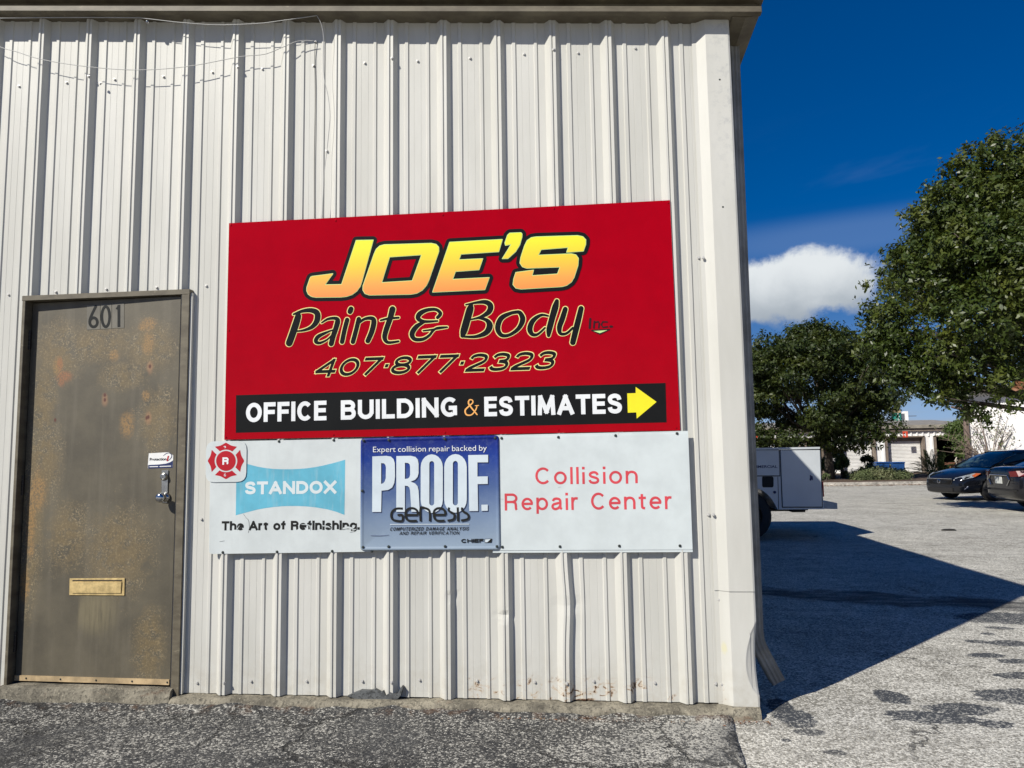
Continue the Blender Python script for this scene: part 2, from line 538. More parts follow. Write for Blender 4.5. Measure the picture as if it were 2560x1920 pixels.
def m_leaf(name, c1, c2, c3, rough=0.38):
    m, g, b = mat(name)
    P = g.node('ShaderNodeNewGeometry')
    oi = g.noise(P.outputs['Position'], 1.3, 3, 0.6)
    rp = P.outputs['Random Per Island']
    c = g.mix(rp, c1, c2)
    c = g.mix(g.math('MULTIPLY', g.ramp(oi, 0.45, 0.7), 0.7), c, c3)
    g.put(b.inputs['Base Color'], c)
    b.inputs['Roughness'].default_value = rough
    b.inputs['Specular IOR Level'].default_value = 0.35
    tr = g.node('ShaderNodeBsdfTranslucent')
    g.put(tr.inputs[0], g.mix(0.5, c, (0.20, 0.24, 0.02)))
    mx = g.node('ShaderNodeMixShader'); mx.inputs[0].default_value = 0.12
    out = g.n['Material Output']
    g.l.new(b.outputs[0], mx.inputs[1]); g.l.new(tr.outputs[0], mx.inputs[2]); g.l.new(mx.outputs[0], out.inputs[0])
    return m


def m_print(name, col, rough=0.4, wear=0.0, var=0.06, spec=0.4):
    m, g, b = mat(name)
    P = g.node('ShaderNodeNewGeometry').outputs['Position']
    n = g.noise(P, 6, 5, 0.6); st = g.noise(g.scale(P, (45, 45, 5)), 1.0, 4, 0.6)
    c = g.mix(g.ramp(n, 0.3, 0.7), tuple(x * (1 - var) for x in col), tuple(min(1, x * (1 + var)) for x in col))
    if wear:
        c = g.mix(g.math('MULTIPLY', g.ramp(st, 0.5, 0.75), wear), c, (0.50, 0.53, 0.52))
        c = g.mix(g.math('MULTIPLY', g.ramp(g.noise(P, 120, 4, 0.7), 0.66, 0.72), wear), c, (0.30, 0.30, 0.29))
    g.put(b.inputs['Base Color'], c)
    b.inputs['Roughness'].default_value = rough
    b.inputs['Specular IOR Level'].default_value = spec
    return m


M = {}
M['wall'] = m_wall()
M['brown'] = m_brown()
M['frame'] = m_brown('door_frame_brown_paint', 0.95)
M['door'] = m_door()
M['lot'] = m_asphalt('pale_worn_asphalt', False)
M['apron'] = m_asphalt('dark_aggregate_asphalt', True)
M['concrete'] = m_concrete('rough_old_concrete')
M['curb'] = m_concrete('curb_concrete', (0.42, 0.39, 0.34), 0.5, 0.004)
M['soil'] = m_concrete('mulch_soil', (0.10, 0.065, 0.04), 0.6, 0.02)
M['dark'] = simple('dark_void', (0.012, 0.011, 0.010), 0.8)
M['hinge'] = simple('dark_hinge_steel', (0.05, 0.043, 0.036), 0.45, 0.6)
M['steel'] = simple('brushed_steel', (0.42, 0.42, 0.40), 0.28, 1.0, 0.15, 40)
M['knob'] = simple('polished_knob_steel', (0.5, 0.5, 0.5), 0.14, 1.0)
M['screw'] = simple('zinc_screw', (0.50, 0.49, 0.46), 0.45, 0.25)
M['screwdark'] = simple('blackened_screw', (0.05, 0.06, 0.055), 0.45, 0.5)
M['brass'] = simple('faded_brass', (0.66, 0.49, 0.22), 0.42, 0.45, 0.25, 30)
M['sweep'] = simple('tan_door_sweep', (0.42, 0.31, 0.17), 0.6, 0.0, 0.3, 12)
M['wire'] = simple('grey_wire', (0.42, 0.42, 0.40), 0.5)
M['red'] = m_print('crimson_sign_gloss', (0.345, 0.0003, 0.0058), 0.14, 0, 0.05, 0.16)
M['black'] = m_print('black_vinyl', (0.009, 0.009, 0.008), 0.3, 0, 0.1, 0.2)
M['white'] = m_print('white_vinyl', (0.74, 0.76, 0.76), 0.4)
M['yellow'] = m_print('yellow_vinyl', (0.80, 0.72, 0.02), 0.4)
M['cream'] = m_print('cream_outline_vinyl', (0.80, 0.74, 0.28), 0.4)
M['amp'] = m_print('orange_vinyl', (0.85, 0.42, 0.12), 0.4)
M['lime'] = m_print('pale_green_vinyl', (0.50, 0.72, 0.28), 0.4)
M['incred'] = m_print('dark_red_vinyl', (0.028, 0.001, 0.003), 0.4)
M['signwhite'] = m_print('aged_white_sign', (0.56, 0.60, 0.59), 0.38, 0.28)
M['signwhite2'] = m_print('white_sign_enamel', (0.575, 0.625, 0.62), 0.35, 0.08)
M['edge'] = simple('sign_edge_grey', (0.45, 0.46, 0.45), 0.5)
M['turq'] = m_print('faded_turquoise', (0.115, 0.40, 0.52), 0.42, 0.22, 0.12)
M['turqtext'] = m_print('off_white_lettering', (0.60, 0.66, 0.66), 0.42, 0.1)
M['ink'] = m_print('worn_black_ink', (0.016, 0.017, 0.015), 0.45, spec=.2)
M['fred'] = m_print('emblem_red', (0.42, 0.006, 0.015), 0.38)
M['letred'] = m_print('faded_red_lettering', (0.60, 0.060, 0.075), 0.45, 0.0, 0.15)
M['navy'] = m_print('navy_ink', (0.02, 0.03, 0.10), 0.4)
M['silver'] = m_print('silver_lettering', (0.56, 0.63, 0.67), 0.42, 0.12)
M['stickw'] = m_print('sticker_white', (0.75, 0.75, 0.72), 0.5)
M['tile'] = m_print('grey_number_tile', (0.145, 0.134, 0.106), 0.45, 0, 0.2)


def m_gradient(name, stops, z0, z1, rough=0.35, wear=0.0, blend=None):
    m, g, b = mat(name)
    P = g.node('ShaderNodeNewGeometry').outputs['Position']
    z = g.sep(P)[2]
    t = g.math('DIVIDE', g.math('SUBTRACT', z, z0), z1 - z0)
    t = g.math('ADD', t, g.math('MULTIPLY', g.math('SUBTRACT', g.noise(P, 5, 4, 0.6), 0.5), 0.12 if wear else 0.03))
    r = g.node('ShaderNodeValToRGB')
    cr = r.color_ramp
    while len(cr.elements) < len(stops): cr.elements.new(0.5)
    for e, (p, c) in zip(cr.elements, stops):
        e.position = p; e.color = (*c, 1)
    g.l.new(t, r.inputs[0])
    c = r.outputs[0]
    if wear:
        c = g.mix(g.math('MULTIPLY', g.ramp(g.noise(P, 25, 6, 0.75), 0.45, 0.75), wear), c, (0.30, 0.37, 0.45))
    g.put(b.inputs['Base Color'], c)
    b.inputs['Roughness'].default_value = rough
    return m


# ------------------------------------------------------------------ flat lettering on sign faces
FONT_Y = [0]
def flat(name, polys, material, Y, parent, offset=0.0):
    """closed outlines measured on the sign face, filled, with holes by even-odd"""
    cu = bpy.data.curves.new(name, 'CURVE'); cu.dimensions = '2D'; cu.fill_mode = 'BOTH'
    cu.offset = offset
    for poly in polys:
        pts = [at(x, y, Y) for x, y in poly]
        area = sum(pts[i].x * pts[(i + 1) % len(pts)].z - pts[(i + 1) % len(pts)].x * pts[i].z for i in range(len(pts)))
        s = cu.splines.new('POLY'); s.points.add(len(pts) - 1); s.use_cyclic_u = True
        for q, pnt in zip(s.points, pts): q.co = (pnt.x, pnt.z, 0, 1)
    return curve_to_mesh(cu, name, material, Y, parent)


def curve_to_mesh(cu, name, material, Y, parent, warpfn=None):
    tmp = bpy.data.objects.new('tmp', cu); COL.objects.link(tmp)
    dg = bpy.context.evaluated_depsgraph_get()
    me = bpy.data.meshes.new_from_object(tmp.evaluated_get(dg))
    bpy.data.objects.remove(tmp); bpy.data.curves.remove(cu)
    if warpfn:
        warpfn(me)
    n = len(me.vertices); co = np.empty(n * 3, 'f'); me.vertices.foreach_get('co', co); co = co.reshape(-1, 3)
    new = np.empty_like(co); new[:, 0] = co[:, 0]; new[:, 1] = Y; new[:, 2] = co[:, 1]
    me.vertices.foreach_set('co', new.ravel()); me.materials.clear(); me.update()
    fix_face(me)
    return link(name, me, material, parent)


def fix_face(me):
    bm = bmesh.new(); bm.from_mesh(me)
    for f in bm.faces:
        f.normal_update()
        if f.normal.y > 0: f.normal_flip()
    bm.to_mesh(me); bm.free()


def text(name, body, p0, p1, h, material, Y, parent, bold=0.0, shear=0.0, space=1.0, track=1.0):
    """a line of lettering from baseline start p0 to baseline end p1; h = cap height in photo pixels at p0.
    bold is a fraction of the cap height."""
    cu = bpy.data.curves.new(name, 'FONT'); cu.body = body; cu.shear = shear
    cu.space_character = track; cu.space_word = space
    cu.fill_mode = 'FRONT'; cu.resolution_u = 4
    cu.offset = bold * 0.73
    A = at(*p0, Y); B = at(*p1, Y); T = at(p0[0], p0[1] - h, Y)
    capw = (T - A).length
    base = Vector((B.x - A.x, B.z - A.z)); L = base.length; ux = base / L; uy = Vector((-ux.y, ux.x))
    def warp(me):
        n = len(me.vertices); co = np.empty(n * 3, 'f'); me.vertices.foreach_get('co', co); co = co.reshape(-1, 3)
        x0 = co[:, 0].min(); x1 = co[:, 0].max()
        sx = L / (x1 - x0); sy = capw / (0.729 + bold * 0.73)
        u = (co[:, 0] - x0) * sx; v = co[:, 1] * sy
        co[:, 0] = A.x + ux.x * u + uy.x * v; co[:, 1] = A.z + ux.y * u + uy.y * v; co[:, 2] = 0
        me.vertices.foreach_set('co', co.ravel())
    return curve_to_mesh(cu, name, material, Y, parent, warp)


def smooth_path(pts, closed=False, step=5):
    if len(pts) < 3: return [tuple(p) for p in pts]
    P = [np.array(p, float) for p in pts]; out = []
    n = len(P)
    for i in range(n - 1 if not closed else n):
        p0 = P[i - 1] if (i > 0 or closed) else P[0]
        p1 = P[i]; p2 = P[(i + 1) % n]
        p3 = P[(i + 2) % n] if (i + 2 < n or closed) else P[-1]
        for k in range(step):
            t = k / step
            out.append(tuple(0.5 * ((2 * p1) + (-p0 + p2) * t + (2 * p0 - 5 * p1 + 4 * p2 - p3) * t * t + (-p0 + 3 * p1 - 3 * p2 + p3) * t ** 3)))
    out.append(tuple(P[0] if closed else P[-1]))
    return out


LAY = [0.0]
def strokes(name, paths, material, Y, parent, grow=0.0, sc=None, off=(0, 0), sharp=False, cap=True):
    """brush strokes: each path is a list of (x, y, width) measured in photo pixels (after scale/offset)"""
    mb = MB()
    mpp = (at(1281, 900, Y) - at(1280, 900, Y)).length
    k = 0
    for path in paths:
        pts = []
        for q in path:
            x, y, w = q
            if sc: x = x / sc + off[0]; y = y / sc + off[1]; w = w / sc
            pts.append((x, y, w))
        if not sharp: pts = smooth_path(pts)
        W3 = [(at(x, y, Y), w * mpp * 0.5 + grow) for x, y, w in pts]
        vs = []; fs = []
        k += 1
        for i, (p, r) in enumerate(W3):
            a = W3[max(i - 1, 0)][0]; b = W3[min(i + 1, len(W3) - 1)][0]
            t = Vector((b.x - a.x, 0, b.z - a.z))
            if t.length < 1e-7: t = Vector((1, 0, 0))
            t.normalize(); nrm = Vector((-t.z, 0, t.x))
            dy = Vector((0, -4e-6 * i - 9e-5 * (k % 5), 0))
            vs += [p + nrm * r + dy, p - nrm * r + dy]
            if i: fs.append((2 * i - 2, 2 * i - 1, 2 * i + 1, 2 * i))
        mb.add(vs, fs)
        if cap:
            for e, sgn in ((0, -1), (len(W3) - 1, 1)):
                p, r = W3[e]
                dy = Vector((0, -4e-6 * (len(W3) + e + 3) - 9e-5 * (k % 5), 0))
                c = [p + Vector((r * math.cos(a), 0, r * math.sin(a))) + dy for a in [i * math.pi / 6 for i in range(12)]]
                mb.add(c, [tuple(range(12))])
    me = mb.mesh(name); fix_face(me)
    return link(name, me, material, parent)


def panel(name, corners, Y, thick, material, parent, radius=0.0, rim=None):
    """a flat sign blank: four photo corners (TL, TR, BR, BL), real thickness, rounded corners"""
    P = [at(x, y, Y) for x, y in corners]
    pts = []
    for i in range(4):
        p = P[i]; a = (P[i - 1] - p).normalized(); b = (P[(i + 1) % 4] - p).normalized()
        if radius <= 0: pts.append((p.x, p.z)); continue
        for t in (0, .25, .5, .75, 1.0):
            q = p + a * radius * (1 - t) ** 2 + b * radius * t ** 2
            pts.append((q.x, q.z))
    mb = MB()
    n = len(pts)
    mb.prism(pts, 'y', Y, Y + thick)
    me = mb.mesh(name)
    fix_normals(me)
    return link(name, me, material, parent)



def _arc(cx, cy, rx, ry, a0, a1, n=10):
    return ('c', [(cx + rx * math.cos(R(a0 + (a1 - a0) * k / n)), cy + ry * math.sin(R(a0 + (a1 - a0) * k / n))) for k in range(n + 1)])
def _s(*p): return ('s', list(p))
def _q(*p): return ('q', list(p))
XH = .70
GLY = {
 'A': (.80, [_s((0, 0), (.5, 1)), _s((1, 0), (.5, 1)), _s((.22, .28), (.78, .28))]),
 'B': (.66, [_s((0, 0), (0, 1)), _s((0, 1), (.55, 1)), _s((0, .53), (.6, .53)), _s((0, 0), (.6, 0)), _arc(.58, .765, .36, .235, 90, -90), _arc(.62, .265, .38, .265, 90, -90)]),
 'C': (.74, [_arc(.52, .5, .52, .5, 42, 318, 18)]),
 'D': (.74, [_s((0, 0), (0, 1)), _s((0, 1), (.4, 1)), _s((0, 0), (.4, 0)), _arc(.4, .5, .6, .5, 90, -90, 14)]),
 'E': (.56, [_s((0, 0), (0, 1)), _s((0, 1), (1, 1)), _s((0, .52), (.92, .52)), _s((0, 0), (1, 0))]),
 'F': (.54, [_s((0, 0), (0, 1)), _s((0, 1), (1, 1)), _s((0, .50), (.9, .50))]),
 'G': (.76, [_arc(.52, .5, .52, .5, 45, 300, 18), _s((.93, .1), (.93, .42)), _s((.62, .44), (.93, .44))]),
 'H': (.70, [_s((0, 0), (0, 1)), _s((1, 0), (1, 1)), _s((0, .52), (1, .52))]),
 'I': (0, [_s((0, 0), (0, 1))]),
 'L': (.52, [_s((0, 0), (0, 1)), _s((0, 0), (1, 0))]),
 'M': (.88, [_s((0, 0), (.06, 1)), _s((1, 0), (.94, 1)), _s((.08, 1), (.5, .1)), _s((.92, 1), (.5, .1))]),
 'N': (.74, [_s((0, 0), (0, 1)), _s((1, 0), (1, 1)), _s((.02, .98), (.98, .02))]),
 'O': (.82, [_arc(.5, .5, .5, .5, 0, 360, 26)]),
 'P': (.64, [_s((0, 0), (0, 1)), _s((0, 1), (.55, 1)), _s((0, .46), (.55, .46)), _arc(.55, .73, .42, .27, 90, -90)]),
 'R': (.70, [_s((0, 0), (0, 1)), _s((0, 1), (.55, 1)), _s((0, .50), (.6, .50)), _arc(.56, .75, .38, .25, 90, -90), _q((.60, .50), (.82, .44), (.88, .30), (.90, .05), (.96, -.04))]),
 'S': (.66, [_q((.95, .74), (.84, .93), (.5, 1.0), (.14, .92), (.04, .76), (.18, .60), (.52, .52), (.86, .42), (.98, .26), (.86, .07), (.5, 0), (.12, .08), (.02, .27))]),
 'T': (.66, [_s((.5, 0), (.5, 1)), _s((0, 1), (1, 1))]),
 'U': (.70, [_s((0, .34), (0, 1)), _s((1, .34), (1, 1)), _arc(.5, .36, .5, .36, 180, 360, 12)]),
 'V': (.76, [_s((.5, 0), (0, 1)), _s((.5, 0), (1, 1))]),
 'X': (.76, [_s((0, 0), (1, 1)), _s((1, 0), (0, 1))]),
 'Y': (.74, [_s((.5, 0), (.5, .45)), _s((.5, .45), (0, 1)), _s((.5, .45), (1, 1))]),
 'Z': (.68, [_s((0, 1), (1, 1)), _s((0, 0), (1, 0)), _s((.04, .04), (.96, .96))]),
 'a': (.54, [_q((.06, .53), (.2, .66), (.5, .70), (.82, .64), (.90, .50), (.90, .30), (.90, .08), (1.06, -.01)), _q((.90, .42), (.5, .37), (.12, .30), (0, .16), (.12, .03), (.36, -.01), (.70, .07), (.90, .24))]),
 'b': (.58, [_s((0, 0), (0, 1)), _arc(.5, .35, .5, .35, 0, 360, 20)]),
 'c': (.54, [_arc(.52, .35, .52, .35, 40, 320, 16)]),
 'e': (.58, [_arc(.5, .35, .5, .35, 2, 318, 20), _s((.06, .36), (.96, .36))]),
 'f': (.30, [_q((1.0, 1.0), (.70, 1.0), (.5, .92), (.46, .78), (.46, .4), (.46, -.06)), _s((0, .69), (.95, .69))]),
 'g': (.58, [_arc(.5, .36, .5, .35, 0, 360, 20), _q((1, .75), (1, .3), (1, -.08), (.8, -.24), (.45, -.28), (.08, -.18))]),
 'h': (.54, [_s((0, 0), (0, 1)), _q((0, .45), (.18, .64), (.5, .71), (.85, .64), (1, .45), (1, .2), (1, -.06))]),
 'i': (0, [_s((0, 0), (0, .64)), ('d', (0, 1.0))]),
 'l': (0, [_s((0, 0), (0, 1))]),
 'n': (.54, [_s((0, 0), (0, XH)), _q((0, .45), (.18, .64), (.5, .71), (.85, .64), (1, .45), (1, .2), (1, -.06))]),
 'o': (.60, [_arc(.5, .35, .5, .36, 0, 360, 22)]),
 'p': (.58, [_s((0, -.24), (0, XH)), _arc(.5, .35, .5, .35, 0, 360, 20)]),
 'r': (.30, [_s((0, 0), (0, XH)), _q((0, .42), (.2, .60), (.55, .70), (1.1, .69))]),
 's': (.50, [_q((.93, .52), (.8, .66), (.5, .71), (.16, .65), (.06, .53), (.2, .43), (.5, .37), (.85, .29), (.97, .17), (.85, .04), (.5, -.01), (.12, .05), (.02, .19))]),
 't': (.30, [_q((.42, .95), (.42, .6), (.42, .18), (.52, .03), (1.0, 0)), _s((0, .69), (.95, .69))]),
 '.': (0, [('d', (0, .03))]),
 ' ': (.22, []),
 '0': (.62, [_arc(.5, .5, .5, .5, 0, 360, 26)]),
 '2': (.60, [_q((.04, .76), (.14, .93), (.48, 1.0), (.86, .92), (.96, .74), (.86, .54), (.5, .34), (.12, .14), (0, .02)), _s((0, 0), (1, 0))]),
 '3': (.60, [_q((.04, .80), (.2, .96), (.5, 1.0), (.84, .92), (.92, .75), (.80, .58), (.42, .53)), _q((.42, .53), (.84, .46), (.98, .28), (.86, .07), (.48, 0), (.14, .05), (0, .20))]),
 '4': (.66, [_s((.76, 0), (.76, 1)), _s((.74, .98), (0, .27)), _s((0, .25), (1, .25))]),
 '7': (.60, [_s((0, 1), (1, 1)), _s((.96, .98), (.32, 0))]),
 '8': (.62, [_arc(.5, .76, .43, .24, 0, 360, 20), _arc(.5, .26, .5, .26, 0, 360, 20)]),
 '\u00b7': (.06, [('d', (0.5, .50))]),
}


def letters_line(name, body, p0, p1, h, material, Y, parent, w=.13, shear=0.0, gap=.17, grow=0.0, wx=1.0):
    """sans lettering drawn stroke by stroke; w = stroke weight and gap = letter gap in cap heights"""
    A = at(*p0, Y); B = at(*p1, Y); T = at(p0[0], p0[1] - h, Y)
    cap = (T - A).length; L = (B - A).length
    ux = (B - A) / L; uy = Vector((-ux.z, 0, ux.x))
    nat = sum(GLY[c][0] for c in body); ng = len(body) - 1; fixed = len(body) * w + ng * gap
    k = (L / cap - fixed) / nat
    mb = MB(); x = 0.0; cnt = [0]
    def Pm(u, v):
        uu = u + shear * v
        p = A + ux * (uu * cap) + uy * (v * cap)
        return p
    def ribbon(pts, wid, ext):
        cnt[0] += 1
        P = [Vector((a, b)) for a, b in pts]
        if ext:
            d = (P[1] - P[0]).normalized(); P[0] = P[0] - d * ext
            d = (P[-1] - P[-2]).normalized(); P[-1] = P[-1] + d * ext
        vs = []; fs = []
        for i, p in enumerate(P):
            if i == 0: t = P[1] - P[0]
            elif i == len(P) - 1: t = P[-1] - P[-2]
            else: t = P[i + 1] - P[i - 1]
            if i in (0, len(P) - 1) and (P[0] - P[-1]).length < 1e-4 and len(P) > 4: t = P[1] - P[-2]
            t.normalize(); n_ = Vector((-t.y, t.x)) * wid / 2
            dy = Vector((0, -1.2e-6 * i - 4e-5 * (cnt[0] % 6), 0))
            vs += [Pm(*(p + n_)) + dy, Pm(*(p - n_)) + dy]
            if i: fs.append((2 * i - 2, 2 * i - 1, 2 * i + 1, 2 * i))
        mb.add(vs, fs)
    g2 = grow / cap
    for ch in body:
        W, paths = GLY[ch]; W *= k
        def mp(q): return (x + w / 2 + q[0] * W, w / 2 + q[1] * (1 - w))
        for kind, d in paths:
            if kind == 'd':
                c = mp(d); r = w / 2 * 1.08 + g2; cnt[0] += 1
                dy = Vector((0, -4e-5 * (cnt[0] % 6), 0))
                mb.add([Pm(c[0] + a, c[1] + b) + dy for a, b in ((-r, -r), (r, -r), (r, r), (-r, r))], [(0, 1, 2, 3)])
            else:
                pts = [mp(q) for q in d]
                if kind == 'q': pts = smooth_path(pts, step=4)
                closed = kind == 'c' and (Vector(pts[0]) - Vector(pts[-1])).length < 1e-4
                ribbon(pts, w + 2 * g2, (w / 2 if kind == 's' else 0) + (0 if closed else g2))
        x += W + w + gap
    me = mb.mesh(name); fix_face(me)
    return link(name, me, material, parent)


# screws (shared meshes)
def screw_mesh(name, r=0.0064, h=0.008):
    mb = MB()
    Mx = Matrix.Rotation(R(90), 4, 'X')
    mb.lathe([(0.0001, 0), (r * 1.45, 0), (r * 1.45, 0.0012), (r, 0.0015), (r * 0.95, h), (0.0001, h + 0.0006)], 6, M=Mx)
    return mb.mesh(name)


SCREW = screw_mesh('hex_screw'); SCREW.materials.append(M['screw'])
SCREWD = screw_mesh('dark_screw', 0.0056, 0.005); SCREWD.materials.append(M['screwdark'])
SCREWR = screw_mesh('red_screw', 0.0045, 0.003); SCREWR.materials.append(M['red'])


def screws(pts, Y, mesh, parent, name='screw'):
    for x, y in pts:
        o = bpy.data.objects.new(name, mesh); COL.objects.link(o); o.parent = parent
        o.location = at(x, y, Y)
        o.rotation_euler = (0, random.uniform(0, 1), 0)


# ------------------------------------------------------------------ THE GROUND
def grid_sheet(name, xs, ys, zf, material, keep=None):
    vs = [(x, y, zf(x, y)) for y in ys for x in xs]
    nx = len(xs)
    fs = []
    for j in range(len(ys) - 1):
        for i in range(nx - 1):
            fs.append((j * nx + i, j * nx + i + 1, (j + 1) * nx + i + 1, (j + 1) * nx + i))
    me = bpy.data.meshes.new(name); me.from_pydata(vs, [], fs)
    me.polygons.foreach_set('use_smooth', [True] * len(me.polygons)); me.update()
    o = link(name, me, material)
    tag(o, kind='structure')
    return o


def nz(x, y, s, a):
    return mnoise.noise((x * s, y * s, 0.3)) * a


def axis_steps(lo, a, b, hi, fine):
    inner = list(np.arange(a, b + 1e-6, fine))
    out = inner[:]
    st = fine
    x = b
    while x < hi: st *= 1.35; x = min(hi, x + st); out.append(x)
    x = a; st = fine
    while x > lo: st *= 1.35; x = max(lo, x - st); out.insert(0, x)
    return [float(v) for v in out]


grid_sheet('ground', axis_steps(-600, -6, 7, 600, 0.12), axis_steps(-300, -4.6, 9, 900, 0.12),
           lambda x, y: (nz(x, y, 0.9, 0.010) + nz(x, y, 3.5, 0.003) if (abs(x) < 30 and abs(y) < 30) else 0.0), M['lot'])


def apron():
    # darker strip of aggregate asphalt in front of the wall, a few mm proud with a ragged edge
    xs = [float(v) for v in np.arange(-9, 0.45, 0.06)]; ys = [float(v) for v in np.arange(-4.4, 0.09, 0.06)]
    mb = MB(); idx = {}
    def edge(y): return 0.178 + 0.045 * (y + 0.0) / 0.6 * 1.0 + 0.018 * mnoise.noise((y * 3, 2.1, 0)) + 0.008 * mnoise.noise((y * 11, 5.1, 0))
    vs = []; nx = len(xs)
    for y in ys:
        e = edge(y)
        for i, x in enumerate(xs):
            xx = min(x, e) if i < nx - 1 else e
            z = nz(xx, y, 0.9, 0.010) + nz(xx, y, 3.5, 0.003) + 0.007
            if y > -.16: z += (y + .16) / .10 * (.012 + .014 * mnoise.noise((xx * 7, y * 7, 5)))
            if xx >= e - 1e-6: z -= 0.012 if i == nx - 1 else 0
            vs.append((xx, y, z))
    fs = []
    for j in range(len(ys) - 1):
        for i in range(nx - 1):
            a, b, c, d = j * nx + i, j * nx + i + 1, (j + 1) * nx + i + 1, (j + 1) * nx + i
            fs.append((a, b, c, d))
    me = bpy.data.meshes.new('asphalt_apron'); me.from_pydata(vs, [], fs)
    bm = bmesh.new(); bm.from_mesh(me)
    bmesh.ops.remove_doubles(bm, verts=bm.verts, dist=1e-5)
    bm.to_mesh(me); bm.free()
    me.polygons.foreach_set('use_smooth', [True] * len(me.polygons))
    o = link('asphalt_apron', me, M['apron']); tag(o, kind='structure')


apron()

# ------------------------------------------------------------------ THE METAL BUILDING
bld = empty('metal_building', (0, 0, 0), label='white ribbed metal warehouse with brown trim and a rusty door',
            cat='building')
PAN = 0.032
FT = 0.3048
PROF = [(0, .032), (.020, .0), (.058, .0), (.063, .0065), (.080, .0065), (.086, 0), (.1128, 0), (.1136, -.0009), (.1150, -.0009), (.1158, 0),
        (.1528, 0), (.1536, -.0009), (.1550, -.0009), (.1558, 0), (.181, 0), (.186, .0065), (.200, .0065), (.206, 0), (.243, 0), (.270, .030),
        (.273, .0335), (.283, .0345), (.287, .030), (.2885, .0275), (.291, .0305)]


def zroof(x):      # underside of the rake trim
    return 3.965 - 0.0853 * (x + 3.949)


def dent(x, z):
    """small dents in the lower sheets: returns dx, dy"""
    dx = dy = 0.0
    q = at(1265, 1540); r = math.hypot((x - q.x + .01) / .045, (z - q.z) / .035)
    if r < 1: dy += 0.014 * (1 - r) ** 1.2
    q = at(1160, 1492); r = math.hypot((x + .0 - (-1.219)) / .03, (z - q.z) / .03)
    if r < 1: dy += 0.007 * (1 - r)
    # rib knocked sideways near the middle of the lower wall
    q = at(1412, 1512)
    if abs(x + 0.61) < 0.10:
        w = 1 - abs(x + 0.61) / 0.10
        dz = z - q.z
        fall = math.exp(-(dz / 0.16) ** 2)
        dx += 0.011 * fall * min(1, w * 1.6)
        if abs(dz) < 0.05: dy += 0.006 * (1 - abs(dz) / 0.05) * w
    return dx, dy


zrows = [0.055] + [float(v) for v in np.arange(0.08, 1.2, 0.025)] + [float(v) for v in np.arange(1.2, 4.2, 0.1)]
zrows = sorted(set([round(z, 4) for z in zrows if abs(z - 2.24) > .03] + [2.24]))
OPEN = (-3.70, -2.735, 2.24)      # door opening (x0, x1, top)


def wall_sheet(i0, nribs, last=None, top=0.0):
    """one ribbed sheet between rib i0 and i0 + nribs"""
    cols = []
    for k in range(nribs):
        X = (i0 + k) * FT
        for s, h in PROF: cols.append((X + s, h))
    cols.append(((i0 + nribs) * FT, .032))
    if last is not None: cols = [c for c in cols if c[0] <= last] + [(last, 0)]
    mb = MB(); vs = []; keep = []
    nz_ = len(zrows)
    jit = random.uniform(-1, 1)
    prox = 0.0008 * (i0 % 2)
    for j, z0 in enumerate(zrows):
        for (x, h) in cols:
            zt = zroof(x) + 0.05
            z = min(z0, zt)
            dx, dy = dent(x, z) if z < 1.2 else (0, 0)
            wob = 0.0011 * mnoise.noise((x * 3.1, z * 1.1, jit)) + 0.0004 * mnoise.noise((x * 8, z * 6, 4))
            vs.append((x + dx + 0.0012 * mnoise.noise((i0 * 3.3 + x, z * 0.9, 7)), PAN - h + dy + wob - prox, z))
    nc = len(cols)
    fs = []
    for j in range(nz_ - 1):
        if zrows[j] > zroof(cols[0][0]) + 0.06: continue
        for i in range(nc - 1):
            xm = (cols[i][0] + cols[i + 1][0]) / 2
            if OPEN[0] < xm < OPEN[1] and zrows[j + 1] <= OPEN[2] + 0.001: continue
            fs.append((j * nc + i, j * nc + i + 1, (j + 1) * nc + i + 1, (j + 1) * nc + i))
    me = bpy.data.meshes.new('wall_panel'); me.from_pydata(vs, [], fs); me.update()
    link('wall_panel', me, M['wall'], bld)


for i0 in (-24, -21, -18, -15, -12, -9, -6, -3): wall_sheet(i0, 3)
wall_sheet(0, 1, last=0.158)


def corner_trim(name, z0, z1, proud, dentit=False):
    """folded corner trim; cross-section in (x, y)"""
    sec = [(.128, PAN - .0015), (.150, PAN - .004), (.196, -.004), (.26, -.004), (.313, -.004), (.322, .000), (.325, .010), (.325, .30)]
    n = 40 if dentit else 24
    vs = []
    for j in range(n + 1):
        z = z0 + (z1 - z0) * j / n
        for k, (x, y) in enumerate(sec):
            d = 0
            xx = x
            if dentit:
                q = at(1872, 1620); r = math.hypot((x - .325) / .075, (z - q.z) / .15)
                if r < 1:
                    d += 0.016 * (1 - r) ** 0.8
                    if k >= 4: xx -= 0.010 * (1 - r)
                if k >= 4 and z < 0.13: xx += 0.004
            zz = z if z1 < 3 else min(z, zroof(min(x, .33)) + .05)
            vs.append((xx, y - proud + d + 0.0008 * mnoise.noise((x * 4, z * 2, 9)), zz))
    m = len(sec)
    fs = [(j * m + i, j * m + i + 1, (j + 1) * m + i + 1, (j + 1) * m + i) for j in range(n) for i in range(m - 1)]
    me = bpy.data.meshes.new(name); me.from_pydata(vs, [], fs); me.update()
    link(name, me, M['wall'], bld)


